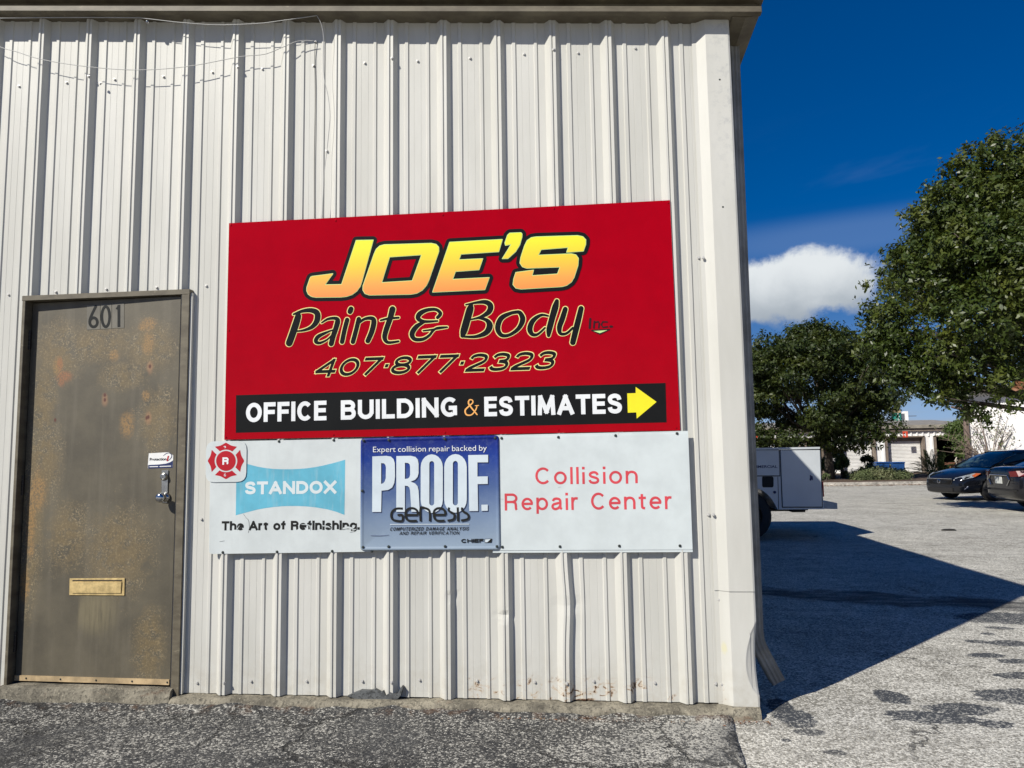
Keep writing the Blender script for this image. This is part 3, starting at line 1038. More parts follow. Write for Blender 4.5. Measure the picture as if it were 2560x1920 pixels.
def corner_trim_fine():
    # finer columns on the lower piece so that the dent reads as bent sheet
    xs = [.128, .150, .196] + [.196 + .117 * t / 40 for t in range(1, 41)] + [.322, .325, .325]
    ys = [PAN - .0015, PAN - .004, -.004] + [-.004] * 40 + [0, .010, .30]
    ys = [y - .000 for y in ys]
    zb = 0.05; zt = at(1850, 1474).z
    n = 110; vs = []
    for j in range(n + 1):
        z = zb + (zt - zb) * j / n
        for x, y in zip(xs, ys):
            d = 0; xx = x
            # crease line runs from the edge high up, in and down
            t = (z - 0.10) / 0.36
            if 0 < t < 1:
                cx = .325 - 0.062 * math.sin(math.pi * t ** 0.8) ** 0.8
                if x > cx: q_ = min(1, (x - cx) / .012); d = 0.019 * (x - cx) / 0.05 + 0.0015 * q_ * q_ * (3 - 2 * q_)
                if x > .29: xx -= 0.008 * math.sin(math.pi * t)
            vs.append((xx, y - .002 + d, z))
    m = len(xs)
    fs = [(j * m + i, j * m + i + 1, (j + 1) * m + i + 1, (j + 1) * m + i) for j in range(n) for i in range(m - 1)]
    me = bpy.data.meshes.new('corner_trim'); me.from_pydata(vs, [], fs); me.update()
    link('corner_trim', me, M['wall'], bld)


corner_trim('corner_trim', at(1850, 1476).z - .004, 3.75, 0.006)
corner_trim_fine()

# wall screws
crest = [(222, 191), (251, 209), (594, 168), (980, 146), (1384, 124), (560, 1707), (979, 1706), (1417, 1709)]
panpts = [(48, 216), (167, 207), (287, 199), (409, 192), (531, 181), (656, 173), (784, 165), (912, 158), (1044, 153), (1175, 146), (1310, 136), (1445, 133), (1588, 121),
          (22, 737), (516, 715), (504, 1298), (493, 1707), (628, 1703), (767, 1703), (906, 1703), (1049, 1700), (1193, 1702), (1337, 1705), (1484, 1703), (1637, 1707),
          (1746, 331), (1747, 645), (1771, 1287), (1789, 1709), (1804, 1710), (1797, 1499), (1794, 1462), (140, 730), (199, 721), (266, 723), (392, 719)]
screws([p for p in panpts], PAN - .001, SCREW, bld)
screws(crest, -0.001, SCREW, bld)
screws([(1758, 645), (1783, 1287)], -0.002 + .015, SCREW, bld)
screws([(1799, 200), (1807, 518)], -0.006, SCREWD, bld)

# rake trim along the sloping roof edge
x0, x1 = -8.0, 0.478
def rake(name, y0, y1, dz0, dz1, material, xa=x0, xb=x1):
    mb = MB()
    def f(v): return Vector((v.x, v.y, v.z + 3.589 - 0.0843 * (v.x - 0.473)))
    n = 14
    pts = [xa + (xb - xa) * i / n for i in range(n + 1)]
    mb.prism([(y0, dz0), (y0, dz1), (y1, dz1), (y1, dz0)], 'x', xa, xb, fn=f)
    me = fix_normals(mb.mesh(name)); bevel_mesh(me, 0.0025, 1)
    link(name, me, material, bld)
rake('rake_trim', -.090, -.050, 0.0, 0.034, M['brown'])
rake('rake_recess', -.055, .02, 0.030, 0.14, M['frame'], x0, x1 - .012)
rake('rake_cap', -.112, .02, 0.068, 0.115, M['brown'], x0, x1 + .012)
rake('rake_soffit', -.050, .20, 0.006, 0.014, M['brown'], x0, .345)

# roof, side eave with its gutter, side and rear walls
DEP = 7.2
mb = MB()
mb.add([(-8.2, -.1, 3.589 + .112 - .0843 * (-8.2 - .473)), (.48, -.1, 3.70), (.48, DEP, 3.70), (-8.2, DEP, 3.70 + .0843 * 8.68)], [(0, 1, 2, 3)])
mb.add([(-8.2, -.1, 3.56 + .112 - .0843 * (-8.2 - .473)), (.48, -.1, 3.67), (.48, DEP, 3.67), (-8.2, DEP, 3.67 + .0843 * 8.68)], [(3, 2, 1, 0)])
mb.build('roof', M['brown'], bld)
mb = MB()
mb.prism([(.336, 3.66), (.336, 3.60), (.40, 3.585), (.474, 3.60), (.474, 3.70), (.336, 3.70)], 'y', -.048, DEP + .1)
link('gutter', fix_normals(mb.mesh('gutter')), M['frame'], bld)
mb = MB()
mb.box(.290, .318, .075, DEP, 0.03, 3.66)
mb.box(-8.0, .33, DEP, DEP + .03, 0.03, 3.75)
mb.box(-8.03, -8.0, .02, DEP, 0.03, 4.3)
mb.build('rear_wall', M['wall'], bld)

# downspout with its kicked-out foot
dsp = [(.384, .27, 3.60), (.366, .27, 0.36), (.371, .27, 0.31), (.388, .27, 0.262), (.404, .28, 0.232), (.478, .31, 0.088)]
def spout():
    mb = MB()
    n = 14
    vs = []
    W, Dp = 0.036, 0.045
    sec = []
    for k in range(n * 2):
        t = k / (n * 2) * 4
        e = int(t); u = t - e
        c = [(-1, -1), (1, -1), (1, 1), (-1, 1), (-1, -1)]
        a, b = c[e], c[e + 1]
        rx = (a[0] + (b[0] - a[0]) * u) * W; ry = (a[1] + (b[1] - a[1]) * u) * Dp
        q = 0.93 if k % 2 else 1.03
        sec.append((rx * q, ry * q))
    m = len(sec)
    P = [Vector(p) for p in dsp]
    rows = []
    for i, p in enumerate(P):
        t = (P[min(i + 1, len(P) - 1)] - P[max(i - 1, 0)]).normalized()
        side = Vector((0, 1, 0)); out = side.cross(t).normalized()
        for rx, ry in sec: vs.append(p + out * rx + side * ry)
    fs = [(i * m + k, i * m + (k + 1) % m, (i + 1) * m + (k + 1) % m, (i + 1) * m + k) for i in range(len(P) - 1) for k in range(m)]
    mb.add(vs, fs)
    me = fix_normals(mb.mesh('downspout'))
    link('downspout', me, simple('weathered_downspout_paint', (.25, .25, .235), .6, 0, .25, 6), bld)
spout()

# concrete footing under the wall, broken and uneven
def footing(name, xa, xb, yf, yb, zt, material, parent, amp=0.012, seed=0, step=0.05):
    xs = [float(v) for v in np.arange(xa, xb + 1e-6, step)]
    rows = []
    for x in xs:
        a = amp * mnoise.noise((x * 5, seed, 0)) + amp * .5 * mnoise.noise((x * 17, seed, 3))
        b = amp * mnoise.noise((x * 6, seed, 8))
        rows.append([(x, yf - .018 + a, -.03), (x, yf - .006 + a, .012), (x, yf + a + b * .4, zt * .55 + b * .4), (x, yf + .012 + a, zt - .006 + b * .5),
                     (x, yf + .028 + a, zt + b * .35), (x, (yf + yb) / 2, zt + b * .25), (x, yb, zt)])
    m = 7; vs = [v for r in rows for v in r]
    fs = [(i * m + k, (i + 1) * m + k, (i + 1) * m + k + 1, i * m + k + 1) for i in range(len(rows) - 1) for k in range(m - 1)]
    fs += [tuple(range(m)), tuple(reversed(range((len(rows) - 1) * m, len(rows) * m)))]
    me = bpy.data.meshes.new(name); me.from_pydata(vs, [], fs); me.update()
    fix_normals(me)
    return link(name, me, material, parent)
footing('foundation', -8, -3.70, -.055, .30, .050, M['concrete'], bld, amp=.020, seed=1, step=.02)
footing('foundation', -2.72, .338, -.050, .30, .050, M['concrete'], bld, amp=.020, seed=2, step=.02)
sm = [(1160, 1078), (1220, 1052), (1270, 1032), (1340, 1036), (1380, 1024), (1425, 1050), (1445, 1036), (1468, 1070), (1500, 1046), (1555, 1062), (1592, 1000), (1604, 1008), (1585, 1068), (1560, 1100), (1400, 1110), (1240, 1100)]
mb = MB(); P_ = [at(x / 3.16 + 500, y / 3.16 + 1400, -.003) for x, y in sm]
mb.add(P_ + [p + Vector((0, .03, 0)) for p in P_], [tuple(range(16)), tuple(range(31, 15, -1))] + [(i, i + 16, (i + 1) % 16 + 16, (i + 1) % 16) for i in range(16)])
link('sealant_smear', fix_normals(mb.mesh('sealant_smear')), m_concrete('dark_sealant', (0.085, 0.09, 0.09)), bld)
st = footing('threshold', -3.715, -2.725, -.045, .30, .088, M['concrete'], bld, amp=0.016, seed=5, step=0.03)

# ---- door frame and door
FY = -.006
fx0, fx1 = at(55, 800, FY).x, at(472, 800, FY).x
ZH = 2.258
mb = MB()
mb.box(fx0 - .004, fx0 + .016, FY, .15, .03, ZH)
mb.box(fx1 - .045, fx1, FY, .15, .03, ZH)
mb.box(fx0 - .006, fx1 + .002, FY - .002, .15, ZH - .030, ZH)
mb.box(fx0 + .016, fx0 + .030, .075, .15, .08, ZH - .03)
mb.box(fx1 - .058, fx1 - .045, .075, .15, .08, ZH - .03)
me = mb.mesh('door_frame'); bevel_mesh(me, .002, 1)
link('door_frame', me, M['frame'], bld)
mb = MB(); mb.box(fx1 + .0, fx1 + .012, FY + .01, PAN + .0, .055, ZH - .02)
mb.build('jamb_trim', M['wall'], bld)
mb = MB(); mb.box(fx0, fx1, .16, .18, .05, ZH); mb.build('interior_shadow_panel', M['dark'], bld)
# the leaf stands slightly open: hinged at the left
DX0, DX1, DZ0, DZ1 = fx0 + .020, fx1 - .061, .108, ZH - .034
YL, YR = FY + .052, FY + .020
def leafY(x): return YL + (YR - YL) * (x - DX0) / (DX1 - DX0)
ang = math.atan2(YR - YL, DX1 - DX0)
door = None
mb = MB()
mb.add([(x, leafY(x) + t, z) for z in (DZ0, DZ1) for t in (0, .044) for x in (DX0, DX1)],
       [(0, 2, 3, 1), (4, 5, 7, 6), (0, 1, 5, 4), (2, 6, 7, 3), (0, 4, 6, 2), (1, 3, 7, 5)])
me = mb.mesh('door'); bevel_mesh(me, .002, 1)
door = link('door', me, M['door'], bld)
def dpt(px, py, proud=0.0):
    p = at(px, py, 0.03)
    for _ in range(4):
        p = at(px, py, leafY(p.x) - proud)
    return p
# sweep strip
mb = MB()
zs0, zs1 = .100, .128
mb.add([(x, leafY(x) - t, z + (0.0)) for z in (zs0, zs1) for t in (.007, -.001) for x in (DX0 + .003, DX1 - .003)],
       [(0, 1, 3, 2), (4, 6, 7, 5), (0, 4, 5, 1), (2, 3, 7, 6), (0, 2, 6, 4), (1, 5, 7, 3)])
sw = mb.build('door_sweep', M['sweep'], door)
fix_normals(sw.data)
for px in (65, 151, 240, 330, 418):
    p = dpt(px, 1695 + (px - 65) * .012, .008)
    o = bpy.data.objects.new('screw', SCREWD); COL.objects.link(o); o.parent = door; o.location = (p.x, p.y + .001, .114); o.scale = (.7, .7, .7)
# hinges
for z in (at(78, 850, .03).z, at(64, 1214, .03).z, at(45, 1605, .03).z):
    mb = MB()
    for k in range(5):
        mb.tube([(fx0 + .018, YL - .010, z - .055 + k * .0225), (fx0 + .018, YL - .010, z - .055 + k * .0225 + .0205)], .0075, 10)
    mb.box(fx0 + .018, fx0 + .024, YL - .008, YL + .01, z - .05, z + .05)
    mb.build('hinge', M['hinge'], door)
# letter slot: surround and flap
def dquad(name, cs, p0, p1, material, parent):
    mb = MB()
    a = [dpt(x, y, p1) for x, y in cs]; b = [dpt(x, y, p0) for x, y in cs]
    n = len(cs)
    mb.add(a + b, [tuple(range(n)), tuple(range(2 * n - 1, n - 1, -1))] + [(i, i + n, (i + 1) % n + n, (i + 1) % n) for i in range(n)])
    me = fix_normals(mb.mesh(name)); bevel_mesh(me, .0012, 1)
    return link(name, me, material, parent)
slot = dquad('mail_slot', [(174, 1446), (312, 1445), (311, 1489), (173, 1488)], 0, .005, M['brass'], door)
dquad('mail_flap', [(182, 1454), (304, 1454), (302, 1483), (180, 1483)], .005, .010, M['brass'], door)
dquad('mail_flap_hinge', [(181, 1450), (305, 1450), (305, 1453.5), (181, 1453.5)], .005, .007, M['hinge'], door)
# latch guard, deadbolt, knob
dquad('latch_guard', [(404, 1176), (421, 1175.5), (418, 1257), (403, 1256)], 0, .006, M['steel'], door)
p = dpt(411, 1192, .006)
Mx = Matrix.Translation(p) @ Matrix.Rotation(ang, 4, 'Z') @ Matrix.Rotation(R(90), 4, 'X')
mb = MB(); mb.lathe([(.0215, 0), (.0215, .004), (.016, .016), (.0125, .017), (.011, .014), (.0001, .014)], 24, M=Mx)
mb.build('deadbolt', M['steel'], door, smooth=False)
mb = MB(); mb.box(-.0012, .0012, -.006, .006, .0143, .0150, M=Mx); mb.build('keyhole', M['dark'], door)
p = dpt(414, 1243, .006)
Mx = Matrix.Translation(p) @ Matrix.Rotation(ang, 4, 'Z') @ Matrix.Rotation(R(90), 4, 'X')
mb = MB(); mb.lathe([(.026, 0), (.026, .004), (.015, .010), (.0125, .022), (.0135, .030), (.022, .036), (.0265, .046), (.0265, .054), (.022, .062), (.012, .0665), (.0001, .067)], 28, M=Mx)
mb.build('door_knob', M['knob'], door, smooth=True)
def lean(o, ref, proud):
    # lay flat lettering on the slightly open door leaf
    for v in o.data.vertices: v.co.y = leafY(v.co.x) - proud + (v.co.y - ref)
    return o
# 601 on three grey tiles
c5 = lambda x, y: (x / 3.19, y / 3.19 + 680)
for i, (a, b, t, bo) in enumerate([(692, 799, 266, 462), (801, 891, 259, 456), (893, 991, 252, 451)]):
    dquad('number_tile', [c5(a, t), c5(b, t - 5), c5(b, bo - 4), c5(a, bo)], 0, .0016, M['tile'], door)
yt = dpt(265, 790, .0024).y
def ring(cx, cy, rx, ry, w, n=14, a0=0, a1=360):
    return [(cx + rx * math.cos(R(a0 + (a1 - a0) * k / n)), cy + ry * math.sin(R(a0 + (a1 - a0) * k / n)), w) for k in range(n + 1)]
_y = dpt(232, 790, .0022).y
lean(strokes('house_number', [[(764, 274, 24), (738, 326, 24), (719, 370, 24), (714, 396, 24)], ring(746, 401, 31, 36, 24),
                         ], M['ink'], _y, door, sc=3.19, off=(0, 680)), _y, .0024)
_y = dpt(264, 790, .0022).y
lean(strokes('house_number', [ring(843, 356, 32, 80, 24)], M['ink'], _y, door, sc=3.19, off=(0, 680)), _y, .0024)
_y = dpt(296, 790, .0022).y
lean(strokes('house_number', [[(948, 262, 25), (948, 438, 25)], [(945, 272, 16), (927, 296, 16)]], M['ink'], _y, door, sc=3.19, off=(0, 680), sharp=True, cap=False), _y, .0024)
# alarm company sticker
c7 = lambda x, y: (x / 7.541 + 330, y / 7.541 + 1080)
stk = dquad('sticker', [c7(316, 400), c7(690, 380), c7(778, 440), c7(770, 672), c7(300, 688), c7(298, 612)], 0, .0008, M['stickw'], door)
ys = dpt(400, 1140, .0012).y
lean(flat('sticker_band', [[c7(*q) for q in [(300, 622), (500, 612), (640, 596), (720, 570), (776, 535), (770, 672), (300, 688)]]], M['navy'], ys - .0004, door), ys - .0004, .0009 + .0004)
lean(strokes('sticker_swoosh', [[(590, 450, 6), (640, 410, 12), (700, 395, 10), (750, 430, 14), (745, 480, 16), (690, 540, 8)]], M['navy'], ys - .0006, door, sc=7.541, off=(330, 1080)), ys - .0006, .0009 + .0006)
lean(text('sticker_lettering', 'Protection', c7(328, 540), c7(650, 532), 55 / 7.541, M['ink'], ys - .0009, door, bold=.03), ys - .0009, .0009 + .0009)
lean(text('sticker_numeral', '1', c7(652, 545), c7(700, 543), 100 / 7.541, M['fred'], ys - .0012, door, bold=.05, shear=.2), ys - .0012, .0009 + .0012)
lean(strokes('sticker_small_print', [[(325, 655, 16), (490, 650, 16)], [(520, 650, 16), (740, 642, 16)]], M['stickw'], ys - .0009, door, sc=7.541, off=(330, 1080), sharp=True, cap=False), ys - .0009, .0009 + .0009)

# ------------------------------------------------------------------ SIGNS
def sign(name, loc_px, label, cat='sign', **kw):
    return empty(name, (0, 0, 0), label=label, cat=cat, **kw)

YS = -.006
red = sign('business_sign', None, 'large glossy red sign with yellow and orange JOE\'S lettering')
panel('sign_board', [(572.5, 558), (1675, 500.4), (1700.7, 1076), (560.6, 1099)], YS, .004, M['red'], red)
o78 = lambda pts, ox: [(x / 2.592 + ox, y / 2.592 + 480) for x, y in pts]
def arc(cx, cy, rx, ry, a0, a1, n=6):
    return [(cx + rx * math.cos(R(a0 + (a1 - a0) * k / n)), cy + ry * math.sin(R(a0 + (a1 - a0) * k / n))) for k in range(n + 1)]
J = o78([(1012, 314), (1122, 312), (1048, 580), (1037, 612), (1015, 642), (985, 664), (950, 676), (915, 680), (750, 682), (722, 676), (702, 662), (692, 640), (693, 618), (712, 562), (717, 552), (728, 547), (860, 530), (808, 602), (918, 600)], 500)
O_ = o78([(1195, 342), (1500, 333), (1530, 340), (1546, 358), (1547, 385), (1482, 572), (1466, 605), (1440, 635), (1405, 655), (1365, 662), (1098, 667), (1070, 658), (1056, 635), (1057, 608), (1130, 398), (1143, 370), (1165, 350)], 500)
Oh = o78([(1228, 420), (1437, 406), (1376, 576), (1176, 588)], 500)
E_ = o78([(63, 326), (403, 308), (380, 386), (135, 402), (122, 440), (276, 433), (252, 503), (100, 514), (80, 567), (318, 555), (290, 632), (-47, 648)], 1100)
AP = o78([(452, 267), (524, 264), (531, 272), (530, 292), (516, 342), (490, 385), (440, 430), (405, 431), (440, 375), (462, 338), (425, 345), (421, 330), (438, 280)], 1100)
S_ = o78([(625, 291), (890, 283), (925, 290), (944, 310), (943, 340), (928, 382), (822, 390), (832, 358), (655, 372), (635, 410), (850, 401), (880, 408), (896, 430), (893, 475), (868, 553), (850, 583), (820, 604), (790, 612), (525, 628), (492, 622), (474, 600), (478, 565), (492, 522), (605, 507), (595, 543), (762, 532), (779, 485), (563, 493), (535, 484), (519, 460), (524, 425), (548, 350), (565, 315), (592, 296)], 1100)
M['fire'] = m_gradient('yellow_to_orange_print', [(0.0, (0.85, 0.20, 0.055)), (0.28, (0.88, 0.36, 0.07)), (0.55, (0.86, 0.58, 0.04)), (0.8, (0.82, 0.76, 0.03)), (1.0, (0.72, 0.80, 0.03))], 2.135, 2.52)
for nm, pl in (('J', [J]), ('O', [O_, Oh]), ('E', [E_]), ('apostrophe', [AP]), ('S', [S_])):
    pass
letters = [[J], [O_, Oh], [E_], [AP], [S_]]
def perimeter(name, polys, w, material, Y, parent):
    """band of constant width along closed outlines, with round corners"""
    mb = MB(); k = 0
    for poly in polys:
        P = [at(x, y, Y) for x, y in poly]; n = len(P)
        for i in range(n):
            a = P[i]; b = P[(i + 1) % n]; t = (b - a)
            if t.length < 1e-6: continue
            t.normalize(); nr = Vector((-t.z, 0, t.x)) * w; k += 1
            d = Vector((0, -1.5e-6 * k, 0)); d2 = Vector((0, -1.5e-6 * k - 7e-7, 0))
            mb.add([a + nr + d, a - nr + d, b - nr + d, b + nr + d], [(0, 1, 2, 3)])
            mb.add([a + d2 + Vector((w * math.cos(q * math.pi / 6), 0, w * math.sin(q * math.pi / 6))) for q in range(12)], [tuple(range(12))])
    me = mb.mesh(name); fix_face(me)
    return link(name, me, material, parent)
for i, pl in enumerate(letters):
    flat('letter_backing', pl, M['black'], YS - .0006 - .0003 * i, red)
    perimeter('letter_outline', pl, .0225, M['black'], YS - .0006 - .0003 * i - .0001, red)
    perimeter('letter_edge', pl, .0030, M['lime'], YS - .0024, red)
    flat('letter', pl, M['fire'], YS - .0030, red)

PB = [
 [(170, 160, 20), (165, 175, 40), (150, 225, 46), (128, 290, 46), (108, 345, 46)],
 [(135, 165, 12), (190, 145, 22), (245, 140, 30), (283, 158, 38), (282, 205, 38), (250, 245, 26), (200, 265, 16), (150, 272, 10)],
 [(312, 218, 10), (350, 195, 16), (395, 190, 22), (412, 205, 34), (402, 250, 34), (385, 300, 34), (372, 350, 34)],
 [(385, 262, 8), (340, 280, 16), (290, 305, 26), (275, 335, 26), (300, 345, 18), (345, 325, 12), (375, 295, 8)],
 [(496, 132, 34), (490, 148, 34)],
 [(472, 200, 30), (455, 265, 30), (440, 338, 30)],
 [(545, 195, 30), (528, 265, 30), (508, 338, 30)],
 [(540, 225, 14), (580, 195, 18), (625, 190, 26), (640, 210, 34), (628, 270, 34), (602, 332, 32)],
 [(757, 133, 40), (742, 190, 36), (715, 270, 34), (708, 315, 30), (730, 342, 20), (795, 335, 14)],
 [(682, 203, 12), (730, 192, 16), (795, 186, 14)],
 [(1040, 185, 22), (1058, 160, 24), (1030, 135, 20), (975, 138, 24), (930, 160, 32), (918, 190, 30), (955, 210, 20), (1040, 207, 12)],
 [(960, 212, 14), (910, 240, 30), (880, 285, 34), (895, 320, 26), (945, 322, 22), (985, 300, 18), (1010, 270, 16), (1040, 250, 14), (1100, 246, 12)],
 [(950, 268, 10), (1000, 262, 12), (1100, 246, 12)],
 [(1255, 105, 20), (1245, 130, 44), (1225, 200, 46), (1205, 270, 44), (1196, 300, 26)],
 [(1218, 105, 10), (1280, 92, 16), (1340, 88, 28), (1372, 110, 36), (1362, 150, 34), (1310, 182, 18), (1248, 198, 10)],
 [(1290, 188, 10), (1345, 200, 24), (1368, 235, 40), (1345, 280, 34), (1280, 305, 20), (1200, 305, 14)],
 [(1548, 150, 22), (1500, 158, 22), (1440, 190, 32), (1418, 250, 34), (1440, 295, 26), (1490, 295, 20), (1548, 255, 26), (1575, 200, 34), (1562, 160, 28), (1545, 150, 22)],
 [(1735, 175, 12), (1690, 170, 18), (1640, 205, 30), (1620, 255, 34), (1635, 290, 26), (1670, 290, 16), (1715, 250, 12)],
 [(1790, 82, 26), (1780, 120, 40), (1760, 190, 38), (1742, 260, 36), (1738, 298, 22)],
 [(1843, 132, 30), (1825, 190, 34), (1806, 245, 32), (1812, 285, 22), (1850, 285, 16), (1890, 250, 14)],
 [(1942, 128, 32), (1925, 200, 36), (1905, 280, 36), (1890, 342, 34)],
]
def PBp(paths): return paths
strokes('lettering_outline', PB, M['cream'], YS - .0008, red, grow=.0042, sc=2.5136, off=(680, 720))
strokes('lettering', PB, M['black'], YS - .0018, red, sc=2.5136, off=(680, 720))
INC = [[(2000, 194, 14), (1996, 250, 14)], [(2026, 210, 11), (2022, 250, 11)], [(2028, 216, 9), (2052, 211, 9), (2056, 222, 10), (2053, 249, 10)],
       [(2106, 213, 9), (2078, 212, 9), (2069, 230, 10), (2080, 247, 9), (2108, 243, 9)], [(2126, 242, 14), (2136, 242, 14)],
       [(2010, 267, 9), (2120, 261, 9)], [(2012, 267, 8), (2060, 290, 8), (2118, 262, 8)]]
strokes('small_lettering', INC, M['incred'], YS - .0012, red, sc=2.5136, off=(680, 720), sharp=True)
flat('small_triangle', [[(x / 2.5136 + 680, y / 2.5136 + 720) for x, y in [(2020, 270), (2108, 265), (2060, 284)]]], M['lime'], YS - .0024, red)
# phone number
pn0, pn1 = (784, 942.5), (1399, 922)
PHN = '407\u00b7877\u00b72323'
letters_line('phone_number_outline', PHN, pn0, (pn1[0] - 18, pn1[1] + .6), 44, M['cream'], YS - .0010, red, w=.17, shear=.38, gap=.20, grow=.0042)
letters_line('phone_number', PHN, pn0, (pn1[0] - 18, pn1[1] + .6), 44, M['black'], YS - .0018, red, w=.17, shear=.38, gap=.20)
# banner
flat('banner', [[(590, 988), (1664, 957.3), (1666.7, 1056), (589.5, 1082)]], M['black'], YS - .0006, red)
letters_line('banner_lettering', 'OFFICE', (614.5, 1056), (816, 1050.5), 48.5, M['white'], YS - .0012, red, w=.215, gap=.10)
letters_line('banner_lettering', 'BUILDING', (852, 1049.5), (1145, 1041.5), 48.5, M['white'], YS - .0012, red, w=.215, gap=.11)
strokes('ampersand', [[(240, 1442, 8), (205, 1400, 9), (185, 1370, 10), (190, 1348, 8), (208, 1348, 7), (212, 1365, 8), (185, 1390, 9), (163, 1415, 10), (172, 1443, 9), (205, 1443, 8), (232, 1410, 8), (240, 1385, 6)],
                      [(228, 1385, 5), (250, 1383, 5)]], M['amp'], YS - .0012, red, sc=2.592, off=(1100, 480))
letters_line('banner_lettering', 'ESTIMATES', (1211, 1041), (1556, 1033.5), 49, M['white'], YS - .0012, red, w=.215, gap=.10)
flat('arrow', [o78([(1213, 1305), (1268, 1303), (1268, 1263), (1403, 1360), (1275, 1468), (1272, 1428), (1217, 1430)], 1100)], M['yellow'], YS - .0012, red)
screws([(577, 563), (839, 551.5), (1107, 537.5), (1384.5, 521.5), (1670.5, 507), (572.5, 826), (565, 1093), (833.5, 1087), (1112, 1081), (1395.5, 1075), (1690, 1069)], YS, SCREWR, red)

# white panel with the turquoise banner
s1 = sign('paint_sign', None, 'worn white sign with a turquoise bow-shaped banner, below the red sign', group=None)
YA = -.004
panel('sign_board', [(526, 1104), (936, 1096), (937, 1379), (522.5, 1385)], YA, .002, M['signwhite'], s1, radius=.02)
c48 = lambda pts: [(x / 4.878 + 500, y / 4.878 + 1060) for x, y in pts]
flat('banner', [c48([(445, 440), (575, 487), (700, 520), (800, 537), (900, 548), (1000, 552), (1100, 552), (1200, 548), (1300, 540), (1400, 526), (1500, 507), (1640, 473), (1770, 435), (1762, 1108), (1660, 1070), (1550, 1040), (1420, 1018), (1300, 1005), (1200, 1000), (1100, 1000), (1000, 1003), (900, 1012), (800, 1025), (700, 1043), (560, 1080), (436, 1113)])], M['turq'], YA - .0005, s1)
letters_line('lettering', 'STANDOX', (611.8, 1236), (840.8, 1234), 32, M['turqtext'], YA - .0010, s1, w=.24, gap=.09)
letters_line('lettering', 'The Art of Refinishing.', (554, 1326), (899, 1324.5), 23, M['ink'], YA - .0008, s1, w=.245, gap=.065)
# scraped-off bits of the lettering
for q in [[(450, 1285, 10), (480, 1240, 4)], [(1240, 1225, 6), (1330, 1235, 9), (1345, 1290, 6)], [(1490, 1240, 10), (1560, 1250, 12), (1590, 1270, 6)],
          [(1750, 1275, 22), (1800, 1262, 26), (1860, 1270, 18), (1890, 1240, 8)], [(1860, 1290, 12), (1900, 1285, 8)], [(1880, 1305, 8), (1830, 1315, 14)]]:
    strokes('scraped_paint', [q], M['signwhite'], YA - .0022, s1, sc=4.878, off=(500, 1060))
for q in [[(530, 1098, 3), (560, 1140, 3), (592, 1178, 4), (602, 1260, 3), (590, 1325, 4)], [(240, 1435, 3), (300, 1425, 3)]]:
    strokes('scratch', [q], M['ink'], YA - .0008, s1, sc=4.878, off=(500, 1060))
screws([(697.5, 1103.5), (834.5, 1100.5), (557, 1381), (692.5, 1379.5), (830.5, 1378), (930, 1378)], YA, SCREWD, s1)

# collision sign: two sheets, the front one slightly smaller
s3 = sign('repair_sign', None, 'wide white sign with thin red lettering, right of the blue sign')
panel('backing_sheet', [(1236, 1088), (1720, 1077), (1732, 1380), (1232, 1382)], -.003, .002, M['signwhite2'], s3)
panel('sign_board', [(1243, 1094.5), (1720.5, 1083.5), (1731.5, 1374), (1234, 1376)], -.0055, .0022, M['signwhite2'], s3, radius=.004)
YC = -.0055
letters_line('lettering', 'Collision', (1338.5, 1211), (1594.5, 1208.8), 42.5, M['letred'], YC - .0006, s3, w=.142, gap=.21)
letters_line('lettering', 'Repair Center', (1262, 1276.3), (1681.5, 1272.8), 42.5, M['letred'], YC - .0006, s3, w=.142, gap=.19)
for q in [[(690, 662, 4), (718, 657, 4)], [(95, 785, 4), (118, 783, 4)]]:
    strokes('scratch', [q], M['edge'], YC - .0006, s3, sc=4.1736, off=(1230, 1060))
screws([(1254, 1095.5), (1396, 1093), (1539, 1089), (1692.5, 1083.7), (1256, 1367.5), (1400, 1366.5), (1548.5, 1365), (1700, 1364.5)], YC, SCREWD, s3)

